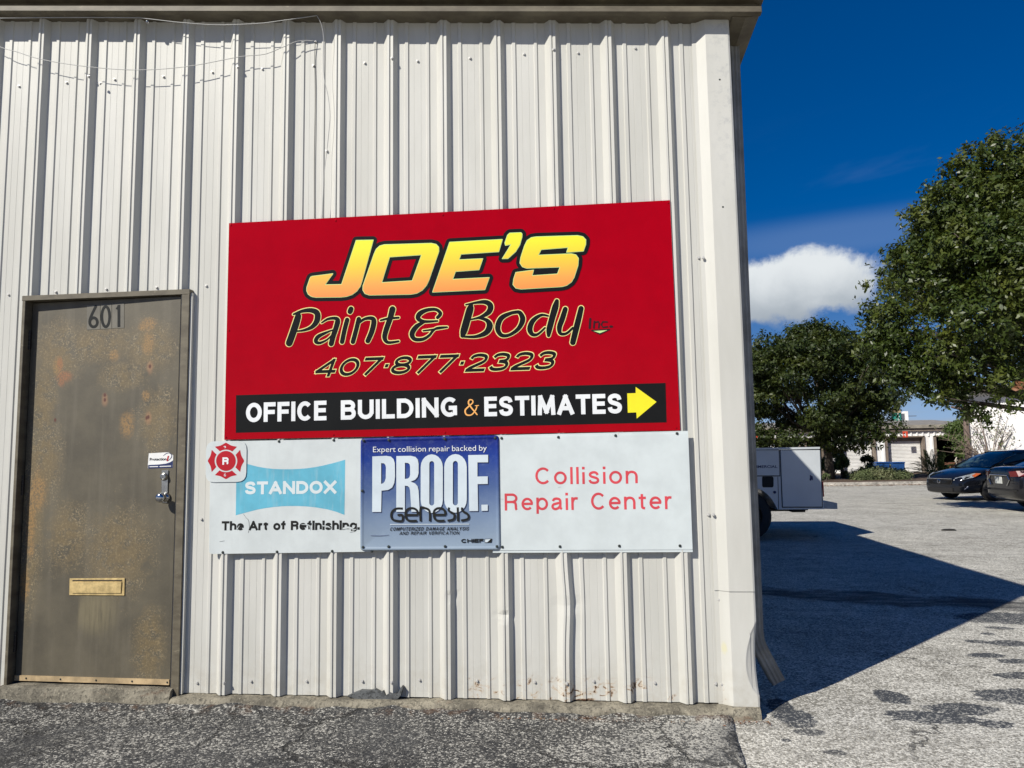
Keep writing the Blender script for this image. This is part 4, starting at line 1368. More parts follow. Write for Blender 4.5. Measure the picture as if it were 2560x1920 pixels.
# blue enamel sign with raised rounded rim
s2 = sign('enamel_sign', None, 'embossed blue enamel sign with tall silver letters, between two white signs')
YB = -.012
M['blue'] = m_gradient('blue_fading_enamel', [(0.0, (0.26, 0.325, 0.39)), (0.30, (0.165, 0.23, 0.34)), (0.55, (0.060, 0.105, 0.245)), (0.82, (0.008, 0.035, 0.23)), (1.0, (0.004, 0.014, 0.17))], 0.80, 1.40, 0.25, 0.14)
cs = [(901.5, 1096), (1246.8, 1088.5), (1250.5, 1374.5), (900.5, 1376.6)]
def enamel():
    P = [at(x, y, YB) for x, y in cs]
    def quadpts(inset, rad):
        pts = []
        for i in range(4):
            p = P[i]; a = (P[i - 1] - p).normalized(); b = (P[(i + 1) % 4] - p).normalized()
            c = p + a * inset + b * inset
            for t in [k / 6 for k in range(7)]:
                pts.append(c + a * rad * (1 - t) ** 2 + b * rad * t ** 2)
        return pts
    rings = [(0, .022, .009), (-.001, .022, .004), (.002, .021, -.001), (.007, .020, -.0025), (.012, .018, -.0015), (.017, .016, .0015), (.021, .014, .0025)]
    vs = []; n = 28
    for ins, rad, dy in rings:
        vs += [v + Vector((0, dy, 0)) for v in quadpts(ins, rad)]
    fs = [(r * n + i, r * n + (i + 1) % n, (r + 1) * n + (i + 1) % n, (r + 1) * n + i) for r in range(len(rings) - 1) for i in range(n)]
    # slightly buckled centre
    inner = vs[-n:]
    cx = sum((v for v in inner), Vector()) / n
    base = len(vs)
    for kk in (0.66, 0.33):
        for v in inner:
            q = cx + (v - cx) * kk; q.y += 0.0012 * mnoise.noise((q.x * 9, q.z * 9, 1)); vs.append(q)
    vs.append(cx)
    r = len(rings) - 1
    fs += [(r * n + i, r * n + (i + 1) % n, base + (i + 1) % n, base + i) for i in range(n)]
    fs += [(base + i, base + (i + 1) % n, base + n + (i + 1) % n, base + n + i) for i in range(n)]
    fs += [(base + n + i, base + n + (i + 1) % n, len(vs) - 1) for i in range(n)]
    me = bpy.data.meshes.new('sign_board'); me.from_pydata(vs, [], fs)
    me.polygons.foreach_set('use_smooth', [True] * len(fs)); fix_normals(me)
    link('sign_board', me, M['blue'], s2)
enamel()
YP = YB - .0002
c49 = lambda pts: [(x / 4.88 + 880, y / 4.88 + 1060) for x, y in pts]
def stad(x0_, x1_, y0_, y1_, n=10):
    r = (x1_ - x0_) / 2; cx = (x0_ + x1_) / 2
    return [(cx - r * math.cos(math.pi * k / n), y0_ + r * 1.15 - r * 1.15 * math.sin(math.pi * k / n)) for k in range(n + 1)] + \
           [(cx + r * math.cos(math.pi * k / n), y1_ - r * 1.15 + r * 1.15 * math.sin(math.pi * k / n)) for k in range(n + 1)]
PR = [
 [[(248, 396), (420, 388), (475, 398), (508, 430), (522, 480), (525, 640), (515, 720), (490, 775), (440, 805), (360, 813), (355, 1073), (246, 1073)], [(355, 476), (390, 480), (408, 500), (414, 530), (412, 660), (400, 700), (380, 724), (355, 730)]],
 [[(541, 391), (720, 388), (775, 402), (803, 435), (812, 485), (812, 600), (800, 645), (770, 680), (715, 703), (770, 725), (800, 760), (812, 810), (826, 1070), (725, 1072), (708, 810), (700, 775), (680, 757), (645, 752), (645, 1072), (540, 1072)], [(645, 472), (685, 476), (703, 492), (709, 520), (709, 620), (700, 650), (680, 666), (645, 670)]],
 [stad(838, 1108, 370, 1085), stad(943, 1003, 452, 995)],
 [stad(1125, 1400, 367, 1082), stad(1230, 1292, 450, 993)],
 [[(1418, 379), (1660, 375), (1660, 467), (1530, 468), (1530, 641), (1656, 638), (1656, 731), (1532, 733), (1538, 1061), (1430, 1062)]],
 [[(1578, 985), (1656, 983), (1656, 1058), (1580, 1060)]],
]
for i, pl in enumerate(PR):
    sh = [c49([(x + 5, y + 7) for x, y in q]) for q in pl]
    flat('letter_shadow', sh, M['navy'], YP - .0002 - .00008 * i, s2)
    flat('letter', [c49(q) for q in pl], M['silver'], YP - .0012 - .00008 * i, s2)
text('lettering', 'Expert collision repair backed by', (932.5, 1130.5), (1217, 1126.5), 14.5, M['white'], YP - .0006, s2, bold=-.006, space=.8)
G = [[(620, 1032), (545, 1032), (495, 1062), (477, 1110), (492, 1160), (540, 1180), (612, 1180), (612, 1112), (555, 1112)],
     [(800, 1110), (650, 1110)], [(650, 1110), (660, 1060), (700, 1030), (755, 1030), (795, 1060), (802, 1108)], [(650, 1110), (668, 1160), (712, 1182), (792, 1180)],
     [(836, 1188), (836, 1028), (895, 1028), (938, 1050), (950, 1100), (950, 1188)],
     [(1140, 1108), (995, 1108)], [(995, 1108), (1003, 1060), (1040, 1030), (1095, 1030), (1130, 1060), (1140, 1106)], [(995, 1108), (1012, 1158), (1055, 1181), (1130, 1179)],
     [(1185, 1018), (1180, 1050), (1200, 1072), (1240, 1095), (1250, 1130), (1232, 1165), (1165, 1180)],
     [(1290, 1016), (1293, 1188)],
     [(1345, 1018), (1342, 1045), (1362, 1070), (1405, 1095), (1422, 1130), (1405, 1162), (1330, 1178)]]
strokes('lettering', [[(x, y, 26) for x, y in q] for q in G], M['ink'], YP - .0024, s2, sc=4.88, off=(880, 1060), cap=False)
strokes('rule_line', [[(465, 1225, 9), (1430, 1222, 9)]], M['silver'], YP - .0006, s2, sc=4.88, off=(880, 1060), sharp=True, cap=False)
letters_line('lettering', 'COMPUTERIZED DAMAGE ANALYSIS', (974.5, 1327), (1171, 1325.7), 8.7, M['ink'], YP - .0006, s2, shear=.25, w=.16, gap=.20)
letters_line('lettering', 'AND REPAIR VERIFICATION', (998, 1337), (1147, 1336.2), 8, M['ink'], YP - .0006, s2, shear=.25, w=.16, gap=.20)
letters_line('lettering', 'CHIEF', (1153, 1357), (1209, 1356.4), 9.6, M['ink'], YP - .0006, s2, w=.26, gap=.14)
flat('logo_box', [c49([(1618, 1402), (1710, 1398), (1700, 1446), (1618, 1448)])], M['ink'], YP - .0006, s2)
flat('logo_slash', [c49([(1624, 1408), (1690, 1404), (1650, 1443), (1624, 1443)])], M['silver'], YP - .0012, s2)
strokes('scratch', [[(230, 1362, 4), (340, 1364, 5), (450, 1355, 4)]], M['navy'], YP - .0008, s2, sc=4.88, off=(880, 1060))
screws([(909, 1101), (972, 1100), (1112, 1097), (1238, 1094.5), (905.5, 1227), (907.5, 1368), (971.5, 1366.5), (1112.8, 1366), (1242.3, 1366)], YB - .002, SCREWD, s2)

# small square emblem sign
s4 = sign('emblem_sign', None, 'small rounded white plate with a red cross emblem marked R', cat='plate')
YE = -.009
panel('plate', c48([(75, 212), (570, 204), (562, 704), (66, 712)]), YE, .002, M['signwhite'], s4, radius=.05)
YE -= .0005
cx, cy, Rr = 316, 450, 224
def lobe(a):
    pts = []
    for t in range(-38, 39, 4):
        u = t / 38
        r = Rr * (0.905 + 0.095 * math.cos(math.pi * u)) if abs(u) < 0.99 else Rr * 0.86
        r = Rr * (1.0 - 0.10 * math.sin(math.pi * min(1, abs(u) * 1.0)) - 0.02 * abs(u))
        pts.append((cx + r * math.cos(R(a + t)), cy + r * math.sin(R(a + t))))
    for t in range(34, -35, -6):
        pts.append((cx + 138 * math.cos(R(a + t)), cy + 138 * math.sin(R(a + t))))
    return pts
for a in (0, 90, 180, 270): flat('emblem_lobe', [c48(lobe(a))], M['fred'], YE, s4)
flat('emblem_disc', [c48(arc(cx, cy, 120, 122, 0, 350, 35))], M['fred'], YE, s4)
letters_line('lettering', 'R', c48([(272, 497)])[0], c48([(352, 496)])[0], 18.5, M['white'], YE - .0006, s4, w=.25)
for q in [[(292, 275, 8), (308, 272, 8), (312, 285, 8), (300, 290, 6)], [(312, 610, 7), (298, 612, 7), (296, 632, 7), (312, 634, 7), (314, 624, 6)]]:
    strokes('letter', [q], M['white'], YE - .0006, s4, sc=4.878, off=(500, 1060))

# ------------------------------------------------------------------ WIRES
def wire(pts, r=.0022):
    P = smooth_path([tuple(p) for p in pts], step=6)
    mb = MB(); mb.tube(P, r, 5)
    return mb.mesh('wire', True)
def A(px, py, Y): return tuple(at(px, py, Y))
w1 = link('wire', wire([A(-60, 85, -.03), A(0, 117, -.03), A(40, 129, -.03), A(110, 150, -.03), A(230, 168, -.035), A(350, 175, -.035), A(470, 166, -.03), A(600, 142, -.02), A(660, 136, -.02),
                        A(700, 121, -.02), A(745, 103, -.01), A(785, 102, .0)]), M['wire'])
tag(w1, 'thin grey wire drooping in a shallow curve across the upper wall', 'wire')
w2 = link('wire', wire([A(-60, 46, -.06), A(150, 44, -.06), A(330, 44.5, -.06), A(370, 47, -.06), A(450, 56, -.06), A(540, 62, -.06), A(640, 59, -.06), A(700, 52, -.06), A(792, 39, -.06)]), M['wire'])
tag(w2, 'thin cable slung just under the brown roof trim', 'wire')
w3 = link('wire', wire([A(792, 39, -.06), A(803, 60, -.05), A(809, 95, -.04), A(808, 150, -.02), A(811, 200, -.02), A(820, 240, -.02), A(825, 290, -.02), A(821, 340, -.01), A(817, 378, .0), A(810, 440, -.01), A(805, 545, -.004)], .002), M['wire'])
tag(w3, 'pale wire hanging from the roof trim down behind the red sign', 'wire')
w4 = link('wire', wire([A(788, 103, .02), A(787, 150, .026), A(788, 250, .026), A(786, 400, .026), A(786, 546, .026)], .002), simple('black_wire', (.02, .02, .02), .5))
tag(w4, 'black wire running straight down the wall from a screw to the red sign', 'wire')
sc_ = bpy.data.objects.new('wire_screw', SCREW); COL.objects.link(sc_); sc_.parent = bld; sc_.location = at(817, 378, .03)
sc_ = bpy.data.objects.new('wire_screw', SCREW); COL.objects.link(sc_); sc_.parent = bld; sc_.location = at(790, 105, .03)
mb = MB(); c = at(369, 55, -.05); mb.lathe([(.0001, -.01), (.009, -.006), (.011, 0), (.008, .008), (.0001, .011)], 10, M=Matrix.Translation(c))
mb.build('cable_clip', M['knob'], bld, smooth=True)

# ------------------------------------------------------------------ litter at the foot of the wall
def litter(name, n, fn, cols, size, label, cat):
    mb = MB()
    for i in range(n):
        x, y, z = fn()
        a = random.uniform(0, 6.28); s = size * random.uniform(.5, 1.3); t = random.uniform(-.3, .3)
        u = Vector((math.cos(a), math.sin(a), t)) * s; v = Vector((-math.sin(a), math.cos(a), random.uniform(-.4, .4))) * s * random.uniform(.2, .5)
        p = Vector((x, y, z + s * .2))
        mb.add([p - u, p - v * .8, p + u, p + v * .8], [(0, 1, 2, 3)], random.randrange(len(cols)))
    o = mb.build(name, cols)
    tag(o, label, cat, kind='stuff'); return o
LC = [simple('dry_leaf_brown', (.16, .06, .025), .8), simple('dry_leaf_dark', (.06, .03, .018), .8), simple('dry_leaf_tan', (.26, .15, .07), .8)]
def lf():
    c = random.choice([-1.75, -1.95, -0.6, -0.1, -0.9, -1.2, -2.9, .1, .25, -.3, 9])
    x = random.gauss(c, .13) if c != 9 else random.uniform(-3.6, .3)
    return min(x, .34), -.085 - abs(random.gauss(0, .022)), .008
litter('leaf_litter', 800, lf, LC, .0085, 'small dry brown leaves gathered along the foot of the white wall', 'leaves')
GR = [simple('pale_grit', (.5, .48, .42), .8), simple('grey_grit', (.2, .2, .19), .8)]
def stones(name, n, fn, size, label):
    mb = MB()
    for i in range(n):
        x, y = fn(); s = size * random.uniform(.4, 1.2)
        p = Vector((x, y, s * .35 + nz(x, y, .9, .010) + nz(x, y, 3.5, .003) + (.007 if x < .12 else 0)))
        q = [p + Vector((random.uniform(.6, 1) * s * c[0], random.uniform(.6, 1) * s * c[1], random.uniform(.3, .8) * s * c[2])) for c in
             [(1, 0, 0), (0, 1, 0), (-1, 0, 0), (0, -1, 0), (0, 0, 1), (0, 0, -1)]]
        mb.add(q, [(0, 1, 4), (1, 2, 4), (2, 3, 4), (3, 0, 4), (1, 0, 5), (2, 1, 5), (3, 2, 5), (0, 3, 5)], i % 2)
    o = mb.build(name, GR); tag(o, label, 'gravel', kind='stuff')
stones('loose_grit', 9000, lambda: (random.uniform(-4.2, 3.0), -.07 - abs(random.gauss(0, .45)) if random.random() < .75 else random.uniform(-1.2, 2.0)), .0035, 'loose pale grit scattered over the asphalt in front of the wall')
# flat black bit of debris out on the lot
mb = MB(); p = gnd(2372, 1327)
mb.lathe([(.001, 0), (.10, 0), (.12, .012), (.08, .03), (.001, .034)], 12, M=Matrix.Translation(p) @ Matrix.Scale(.55, 4, (0, 1, 0)))
tag(mb.build('rubber_scrap', M['dark'], smooth=True), 'small flat black scrap lying alone on the sunlit lot', 'debris')

# ------------------------------------------------------------------ UTILITY TRUCK
WT = simple('truck_white_paint', (.52, .55, .56), .28, 0, .04, 3, coat=.3)
GAP = simple('panel_gap', (.02, .022, .025), .7)
TY = simple('tyre_rubber', (.018, .018, .019), .8)
YT = 7.6
truck = empty('utility_truck', (1.6, YT + 1, 0), label='white utility truck with service body parked behind the metal building', cat='truck')
def T(px, py, Y=YT): return at(px / 5.53 + 1850, py / 5.53 + 1050, Y)
def inv(o):
    o.matrix_parent_inverse = Matrix.Translation(truck.location).inverted(); return o
xr = T(1110, 800).x; zt = T(1105, 372).z; zb = T(700, 1237).z; xl = -0.4
W2 = 2.0
wc = (T(95, 1200).x, .37)       # wheel centre (x, z)
arch = [(wc[0] + .44 * math.cos(R(a)), wc[1] + .44 * math.sin(R(a))) for a in range(165, 10, -12)]
outl = [(xl, zb), (arch[0][0], zb)] + [q for q in arch if q[1] > zb] + [(wc[0] + .44, zb)] + [(xr + .03, zb), (xr - .0, zt - .03), (xl, zt - .03)]
mb = MB(); mb.prism(outl, 'y', YT, YT + W2)
me = fix_normals(mb.mesh('service_body'))
body = inv(link('service_body', me, WT, truck))
mb = MB(); mb.box(xl - .02, xr + .01, YT - .03, YT + .10, zt - .028, zt); mb.box(xl - .02, xr + .01, YT + W2 - .1, YT + W2 + .03, zt - .028, zt); mb.box(xr - .06, xr + .01, YT, YT + W2, zt - .028, zt - .002)
inv(mb.build('top_rail', WT, truck))
mb = MB(); mb.box(xl, xr - .08, YT + .45, YT + W2 - .45, .9, zt - .2); inv(mb.build('load_bed', GAP, truck))
def tdoor(name, pxs, proud=.012, m_=WT):
    P = [T(x, y, YT - proud) for x, y in pxs]
    mb = MB(); n = len(P)
    mb.add([p for p in P] + [p + Vector((0, proud + .001, 0)) for p in P], [tuple(range(n)), tuple(range(2 * n - 1, n - 1, -1))] + [(i, i + n, (i + 1) % n + n, (i + 1) % n) for i in range(n)])
    me = fix_normals(mb.mesh(name)); bevel_mesh(me, .004, 1)
    return inv(link(name, me, m_, truck))
tdoor('gap_strip', [(548, 408), (1116, 408), (1146, 1212), (580, 1212)], .004, GAP)
d1 = tdoor('compartment_door', [(560, 416), (1106, 416), (1136, 1200), (592, 1200)], .016)
tdoor('gap_strip', [(-500, 408), (544, 408), (556, 780), (-500, 780)], .004, GAP)
d2 = tdoor('compartment_door', [(-500, 416), (536, 416), (547, 768), (-500, 768)], .016)
tdoor('gap_strip', [(520, 785), (527, 785), (540, 1235), (532, 1235)], .003, GAP)
fu = [(312, 782), (450, 782), (465, 800), (465, 915), (450, 932), (322, 932), (308, 915), (306, 798)]
tdoor('fuel_recess', fu, .006, M['dark'])
mb = MB(); q = T(480, 998, YT - .01); mb.lathe([(.022, 0), (.018, .012), (.0001, .014)], 14, M=Matrix.Translation(q) @ Matrix.Rotation(R(90), 4, 'X')); inv(mb.build('marker_lamp', M['navy'], truck))
tx = text('lettering', 'COMMERCIAL', (T_ := (1850 + 92 / 5.53, 1050 + 663 / 5.53)), (1850 + 517 / 5.53, 1050 + 661 / 5.53), 38 / 5.53, M['navy'], YT - .0175, truck, bold=.03); inv(tx)
tx = strokes('decal', [[(975, 770, 20), (985, 800, 34), (975, 825, 26)], [(1000, 780, 10), (1005, 830, 10)]], M['navy'], YT - .0175, truck, sc=5.53, off=(1850, 1050)); inv(tx)
mb = MB()
b0 = T(1150, 1130); b1 = T(1350, 1150)
mb.prism([(b0.x, b0.z), (b0.x + .0, b0.z), (b1.x, b0.z - .02), (b1.x, b0.z - .11), (b0.x, b0.z - .105)], 'y', YT + .02, YT + W2 - .02)
me = fix_normals(mb.mesh('bumper')); inv(link('bumper', me, simple('bumper_grey', (.36, .38, .38), .5), truck))
mb = MB(); mb.box(xr + .02, xr + .035, YT + .1, YT + W2 - .1, zb + .05, zt - .1); inv(mb.build('tailgate', WT, truck))
mb = MB(); mb.box(xr + .035, xr + .05, YT + .03, YT + .09, zb + .18, zb + .4); inv(mb.build('tail_light', simple('lamp_red', (.35, .02, .02), .3), truck))
mb = MB()
q0 = T(785, 1240); q1 = T(970, 1292); mb.box(q0.x, q1.x, YT + .25, YT + .6, q1.z, zb)
q0 = T(990, 1240); q1 = T(1050, 1275); mb.box(q0.x + .03, q1.x, YT + .4, YT + .5, q1.z, zb)
mb.box(-3.0, xr - .1, YT + .5, YT + .62, zb - .06, zb); mb.box(-3.0, xr - .1, YT + 1.4, YT + 1.52, zb - .06, zb)
mb.tube([(wc[0], YT + .1, wc[1]), (wc[0], YT + W2 - .1, wc[1])], .07, 10)
inv(mb.build('chassis', M['dark'], truck))
# mud flap and wheels
mb = MB(); mb.box(T(300, 1240).x, T(300, 1240).x + .012, YT + .05, YT + .42, .14, zb + .1)
def wheel(x, y, z, r, w, parent, side=-1, rim=M['steel'], fx=None, spokes=6):
    mb = MB(); Mx = Matrix.Translation((x, y, z)) @ Matrix.Rotation(R(90), 4, 'X')
    mb.lathe([(r * .62, -w / 2), (r * .9, -w / 2), (r * .985, -w * .38), (r, -w * .2), (r, w * .2), (r * .985, w * .38), (r * .9, w / 2), (r * .62, w / 2)], 32, M=Mx)
    o = mb.build('tyre', TY, parent, smooth=True)
    if fx: fx(o)
    mb = MB(); s = w * .42
    for sd in (1, -1):
        mb.lathe([(r * .64, sd * s), (r * .60, sd * s), (r * .57, sd * s * .5), (r * .3, sd * s * .4), (.001, sd * s * .42)], 32, M=Mx)
        for k in range(spokes):
            a = 2 * math.pi * k / spokes
            Mk = Mx @ Matrix.Rotation(a, 4, 'Z')
            mb.box(-.022, .022, r * .10, r * .62, min(sd * s * .5, sd * s * .85), max(sd * s * .5, sd * s * .85), M=Mk)
            Mk = Mk @ Matrix.Rotation(.22, 4, 'Z')
            mb.box(-.014, .014, r * .10, r * .62, min(sd * s * .5, sd * s * .8), max(sd * s * .5, sd * s * .8), M=Mk)
    o = mb.build('rim', rim, parent)
    if fx: fx(o)
for wx in (wc[0], wc[0] - 3.4):
    for wy in (YT + .16, YT + W2 - .16): wheel(wx, wy, .37, .37, .24, truck, rim=M['hinge'], fx=inv)
mb = MB()
mb.prism([(-.5, .5), (-.5, 1.92), (-.62, 1.98), (-1.5, 1.98), (-1.95, 1.45), (-3.1, 1.32), (-3.25, 1.2), (-3.28, .5)], 'y', YT + .1, YT + W2 - .1)
me = fix_normals(mb.mesh('cab')); bevel_mesh(me, .04, 2); inv(link('cab', me, WT, truck))
mb = MB(); mb.prism([(-.68, 1.4), (-.68, 1.85), (-1.48, 1.85), (-1.8, 1.4)], 'y', YT + .09, YT + W2 - .09)
GL = simple('dark_glass', (.015, .02, .022), .05, 0, .1, 3, spec=.8)
inv(link('side_window', fix_normals(mb.mesh('side_window')), GL, truck))

# ------------------------------------------------------------------ CARS
NAVY = simple('black_blue_car_paint', (.006, .007, .010), .12, 0, .05, 2, spec=.35, coat=.4)
GREYP = simple('black_car_paint', (.007, .007, .009), .14, 0, .05, 2, spec=.35, coat=.4)
CHR = simple('chrome_trim', (.65, .65, .66), .12, 1.0)
LENS = simple('headlamp_lens', (.30, .33, .36), .08, .3, .4, 30, spec=.9)
AMB = simple('amber_lens', (.45, .10, .03), .15)
REDL = simple('red_lens', (.12, .008, .010), .15)
WIN = simple('car_window_glass', (.045, .075, .07), .03, 0, .2, 3, spec=1.0)


def sedan(name, loc, rz, label, paint, lot_group):
    root = empty(name, loc, rz, label=label, cat='car', group=lot_group)
    # stations along x (nose at +x): x, half width, hood/deck height, belt-height, bottom
    ST = [(-2.42, .62, .98, .80, .42), (-2.36, .80, 1.04, .84, .30), (-2.15, .87, 1.07, .88, .24), (-1.7, .90, 1.06, .92, .22), (-1.2, .912, 1.04, .93, .20), (-.6, .915, 1.00, .93, .19),
          (0, .915, .99, .92, .19), (.6, .915, .98, .91, .19), (1.0, .91, .98, .89, .19), (1.3, .905, .955, .86, .20), (1.7, .885, .90, .80, .21), (2.05, .85, .82, .72, .20), (2.28, .77, .73, .62, .20), (2.40, .62, .64, .54, .22), (2.44, .40, .58, .48, .26)]
    rows = []
    for x, w, top, belt, bot in ST:
        half = [(0, bot), (w * .80, bot), (w * .96, bot + .04), (w, bot + .20), (w * 1.0, (bot + belt) * .55), (w * .995, belt - .10), (w * .965, belt), (w * .88, (belt + top) / 2 + .015), (w * .70, top - .012), (w * .35, top + .006), (0, top + .012)]
        rows.append([Vector((x, y, z)) for y, z in half] + [Vector((x, -y, z)) for y, z in reversed(half[1:-1])])
    m = len(rows[0]); vs = [v for r in rows for v in r]
    fs = [(i * m + k, (i + 1) * m + k, (i + 1) * m + (k + 1) % m, i * m + (k + 1) % m) for i in range(len(rows) - 1) for k in range(m)]
    fs += [tuple(range(m)), tuple(reversed(range((len(rows) - 1) * m, len(rows) * m)))]
    me = bpy.data.meshes.new('body'); me.from_pydata(vs, [], fs); fix_normals(me)
    me.polygons.foreach_set('use_smooth', [True] * len(me.polygons))
    tmp = bpy.data.objects.new('tmp', me); COL.objects.link(tmp)
    sub = tmp.modifiers.new('s', 'SUBSURF'); sub.levels = 2; sub.render_levels = 2
    cutters = []
    for wx in (1.42, -1.36):
        mbc = MB(); mbc.lathe([(.001, -1.2), (.37, -1.2), (.37, 1.2), (.001, 1.2)], 32, M=Matrix.Translation((wx, 0, .33)) @ Matrix.Rotation(R(90), 4, 'X'))
        co = bpy.data.objects.new('cut', fix_normals(mbc.mesh('cut'))); COL.objects.link(co); cutters.append(co)
        bo = tmp.modifiers.new('b', 'BOOLEAN'); bo.object = co; bo.operation = 'DIFFERENCE'; bo.solver = 'FAST'
    dg = bpy.context.evaluated_depsgraph_get(); dg.update()
    bme = bpy.data.meshes.new_from_object(tmp.evaluated_get(dg))
    for c_ in cutters + [tmp]: bpy.data.objects.remove(c_)
    bme.materials.clear()
    link('body', bme, paint, root)
    mb = MB(); mb.box(-2.2, 2.2, -.70, .70, .24, .62); mb.build('underbody', M['dark'], root)
    # greenhouse in glass
    GH = [(-1.95, .62, 1.05, 1.06), (-1.55, .70, .99, 1.20), (-1.05, .735, .97, 1.375), (-.5, .745, .96, 1.445), (0, .745, .96, 1.455), (.35, .74, .95, 1.42), (.7, .725, .95, 1.29), (1.05, .70, .94, 1.10), (1.28, .66, .93, .97)]
    rows = []
    for x, w, z0, z1 in GH:
        inn = w * (1 - .30 * min(1, (z1 - z0) / .5))
        half = [(w + .09, z0 - .03), (w + .03, z0 + (z1 - z0) * .35), (inn + .08, z0 + (z1 - z0) * .80), (inn, z1 - .015), (inn * .5, z1), (0, z1 + .005)]
        rows.append([Vector((x, y, z)) for y, z in half] + [Vector((x, -y, z)) for y, z in reversed(half[:-1])])
    m = 11; vs = [v for r in rows for v in r]
    fs = [(i * m + k, (i + 1) * m + k, (i + 1) * m + k + 1, i * m + k + 1) for i in range(len(rows) - 1) for k in range(m - 1)]
    me = bpy.data.meshes.new('windows'); me.from_pydata(vs, [], fs); fix_normals(me)
    me.polygons.foreach_set('use_smooth', [True] * len(me.polygons))
    link('windows', me, WIN, root)
    # roof skin and pillars, just proud of the glass
    mb = MB()
    sel = range(2, 6)
    def rp(i, k, up=.008):
        v = rows[i][k].copy(); v.z += up; v.y *= 1.012; return v
    rr = [[rp(i, k) for k in range(2, 9)] for i in range(2, 6)]
    q = [v for r in rr for v in r]; w_ = 7
    mb.add(q, [(i * w_ + k, (i + 1) * w_ + k, (i + 1) * w_ + k + 1, i * w_ + k + 1) for i in range(3) for k in range(w_ - 1)])
    ro = mb.build('roof', paint, root, smooth=True)
    mb = MB()
    for sd in (0, 1):
        ks = (2, 1, 0) if sd == 0 else (8, 9, 10)
        mb.tube([rp(5, ks[0]), rp(6, ks[0]), rp(7, ks[0]), rp(8, ks[0], .02)], .028, 6)
        mb.tube([rp(2, ks[0]), rp(1, ks[0]), rp(0, ks[0], .02)], .05, 6)
        a = (rows[3][ks[0]] + rows[4][ks[0]]) / 2; b = (rows[3][ks[2]] + rows[4][ks[2]]) / 2; c_ = (rows[3][ks[1]] + rows[4][ks[1]]) / 2
        mb.tube([a, c_, b], .032, 6)
    mb.build('pillar', paint, root, smooth=True)
    for s in (-1, 1):
        for wx in (1.42, -1.36): wheel(wx, s * .80, .33, .33, .21, root, spokes=5)
        mb = MB(); mb.lathe([(.001, -.07), (.06, -.05), (.075, 0), (.06, .05), (.001, .07)], 12, M=Matrix.Translation((.82, s * 1.0, .99)) @ Matrix.Rotation(R(90), 4, 'Y') @ Matrix.Scale(1.5, 4, (0, 1, 0)))
        mb.build('mirror', paint, root, smooth=True)
        # headlamp: wraps round the corner
        def skin(pts, name, mt, d=.012):
            mb = MB(); n = len(pts); P = [Vector(p) for p in pts]
            c = sum(P, Vector()) / n; o = Vector((c.x * .5, c.y, 0)).normalized()
            mb.add([p + o * d for p in P] + [p - o * .03 for p in P], [tuple(range(n)), tuple(range(2 * n - 1, n - 1, -1))] + [(i, i + n, (i + 1) % n + n, (i + 1) % n) for i in range(n)])
            return link(name, fix_normals(mb.mesh(name)), mt, root)
        skin([(2.37, s * .50, .60), (2.26, s * .72, .62), (2.02, s * .855, .68), (1.80, s * .885, .80), (1.98, s * .80, .80), (2.18, s * .70, .735), (2.34, s * .52, .665)], 'headlight', LENS)
        skin([(1.99, s * .862, .69), (1.80, s * .89, .79), (1.92, s * .85, .80), (2.05, s * .83, .74)], 'indicator', AMB, .018)
        skin([(2.36, s * .52, .33), (2.24, s * .74, .34), (2.14, s * .80, .38), (2.16, s * .80, .43), (2.35, s * .56, .42)], 'fog_light', CHR, .02)
        skin([(-2.40, s * .52, .83), (-2.34, s * .78, .84), (-2.05, s * .885, .88), (-2.10, s * .86, .98), (-2.36, s * .72, .97), (-2.42, s * .5, .95)], 'tail_light', REDL, .02)
    mb = MB()
    mb.add([(2.44, -.46, .48), (2.44, .46, .48), (2.42, .50, .62), (2.42, -.50, .62)], [(0, 1, 2, 3)])
    for k in range(4):
        z = .495 + k * .03
        mb.box(2.43, 2.462, -.44 - k * .01, .44 + k * .01, z, z + .010)
    mb.build('grille', M['dark'], root)
    mb = MB(); mb.lathe([(.05, 0), (.062, .01), (.05, .014)], 16, M=Matrix.Translation((2.458, 0, .56)) @ Matrix.Rotation(R(90), 4, 'Y')); mb.build('badge', CHR, root)
    mb = MB(); mb.box(2.41, 2.445, -.5, .5, .630, .645); mb.build('grille_trim', CHR, root)
    mb = MB(); mb.box(2.37, 2.445, -.50, .50, .27, .37); mb.build('lower_intake', M['dark'], root)
    mb = MB(); mb.box(-2.44, -2.425, -.16, .16, .66, .82); mb.build('licence_plate', simple('plate_pale', (.55, .56, .52), .5), root)
    mb = MB()
    for a, b_ in (((-2.43, -.42, .86), (-2.43, .42, .86)), ((-2.43, -.42, .86), (-2.42, -.50, .76)), ((-2.43, .42, .86), (-2.42, .50, .76)), ((-2.42, .5, .76), (-2.43, .38, .62)), ((-2.42, -.5, .76), (-2.43, -.38, .62))):
        mb.tube([a, b_], .012, 6)
    mb.build('plate_surround', CHR, root)
    mb = MB(); mb.box(-2.47, -2.38, -.72, .72, .50, .53); mb.build('rear_bumper_step', M['dark'], root)
    return root


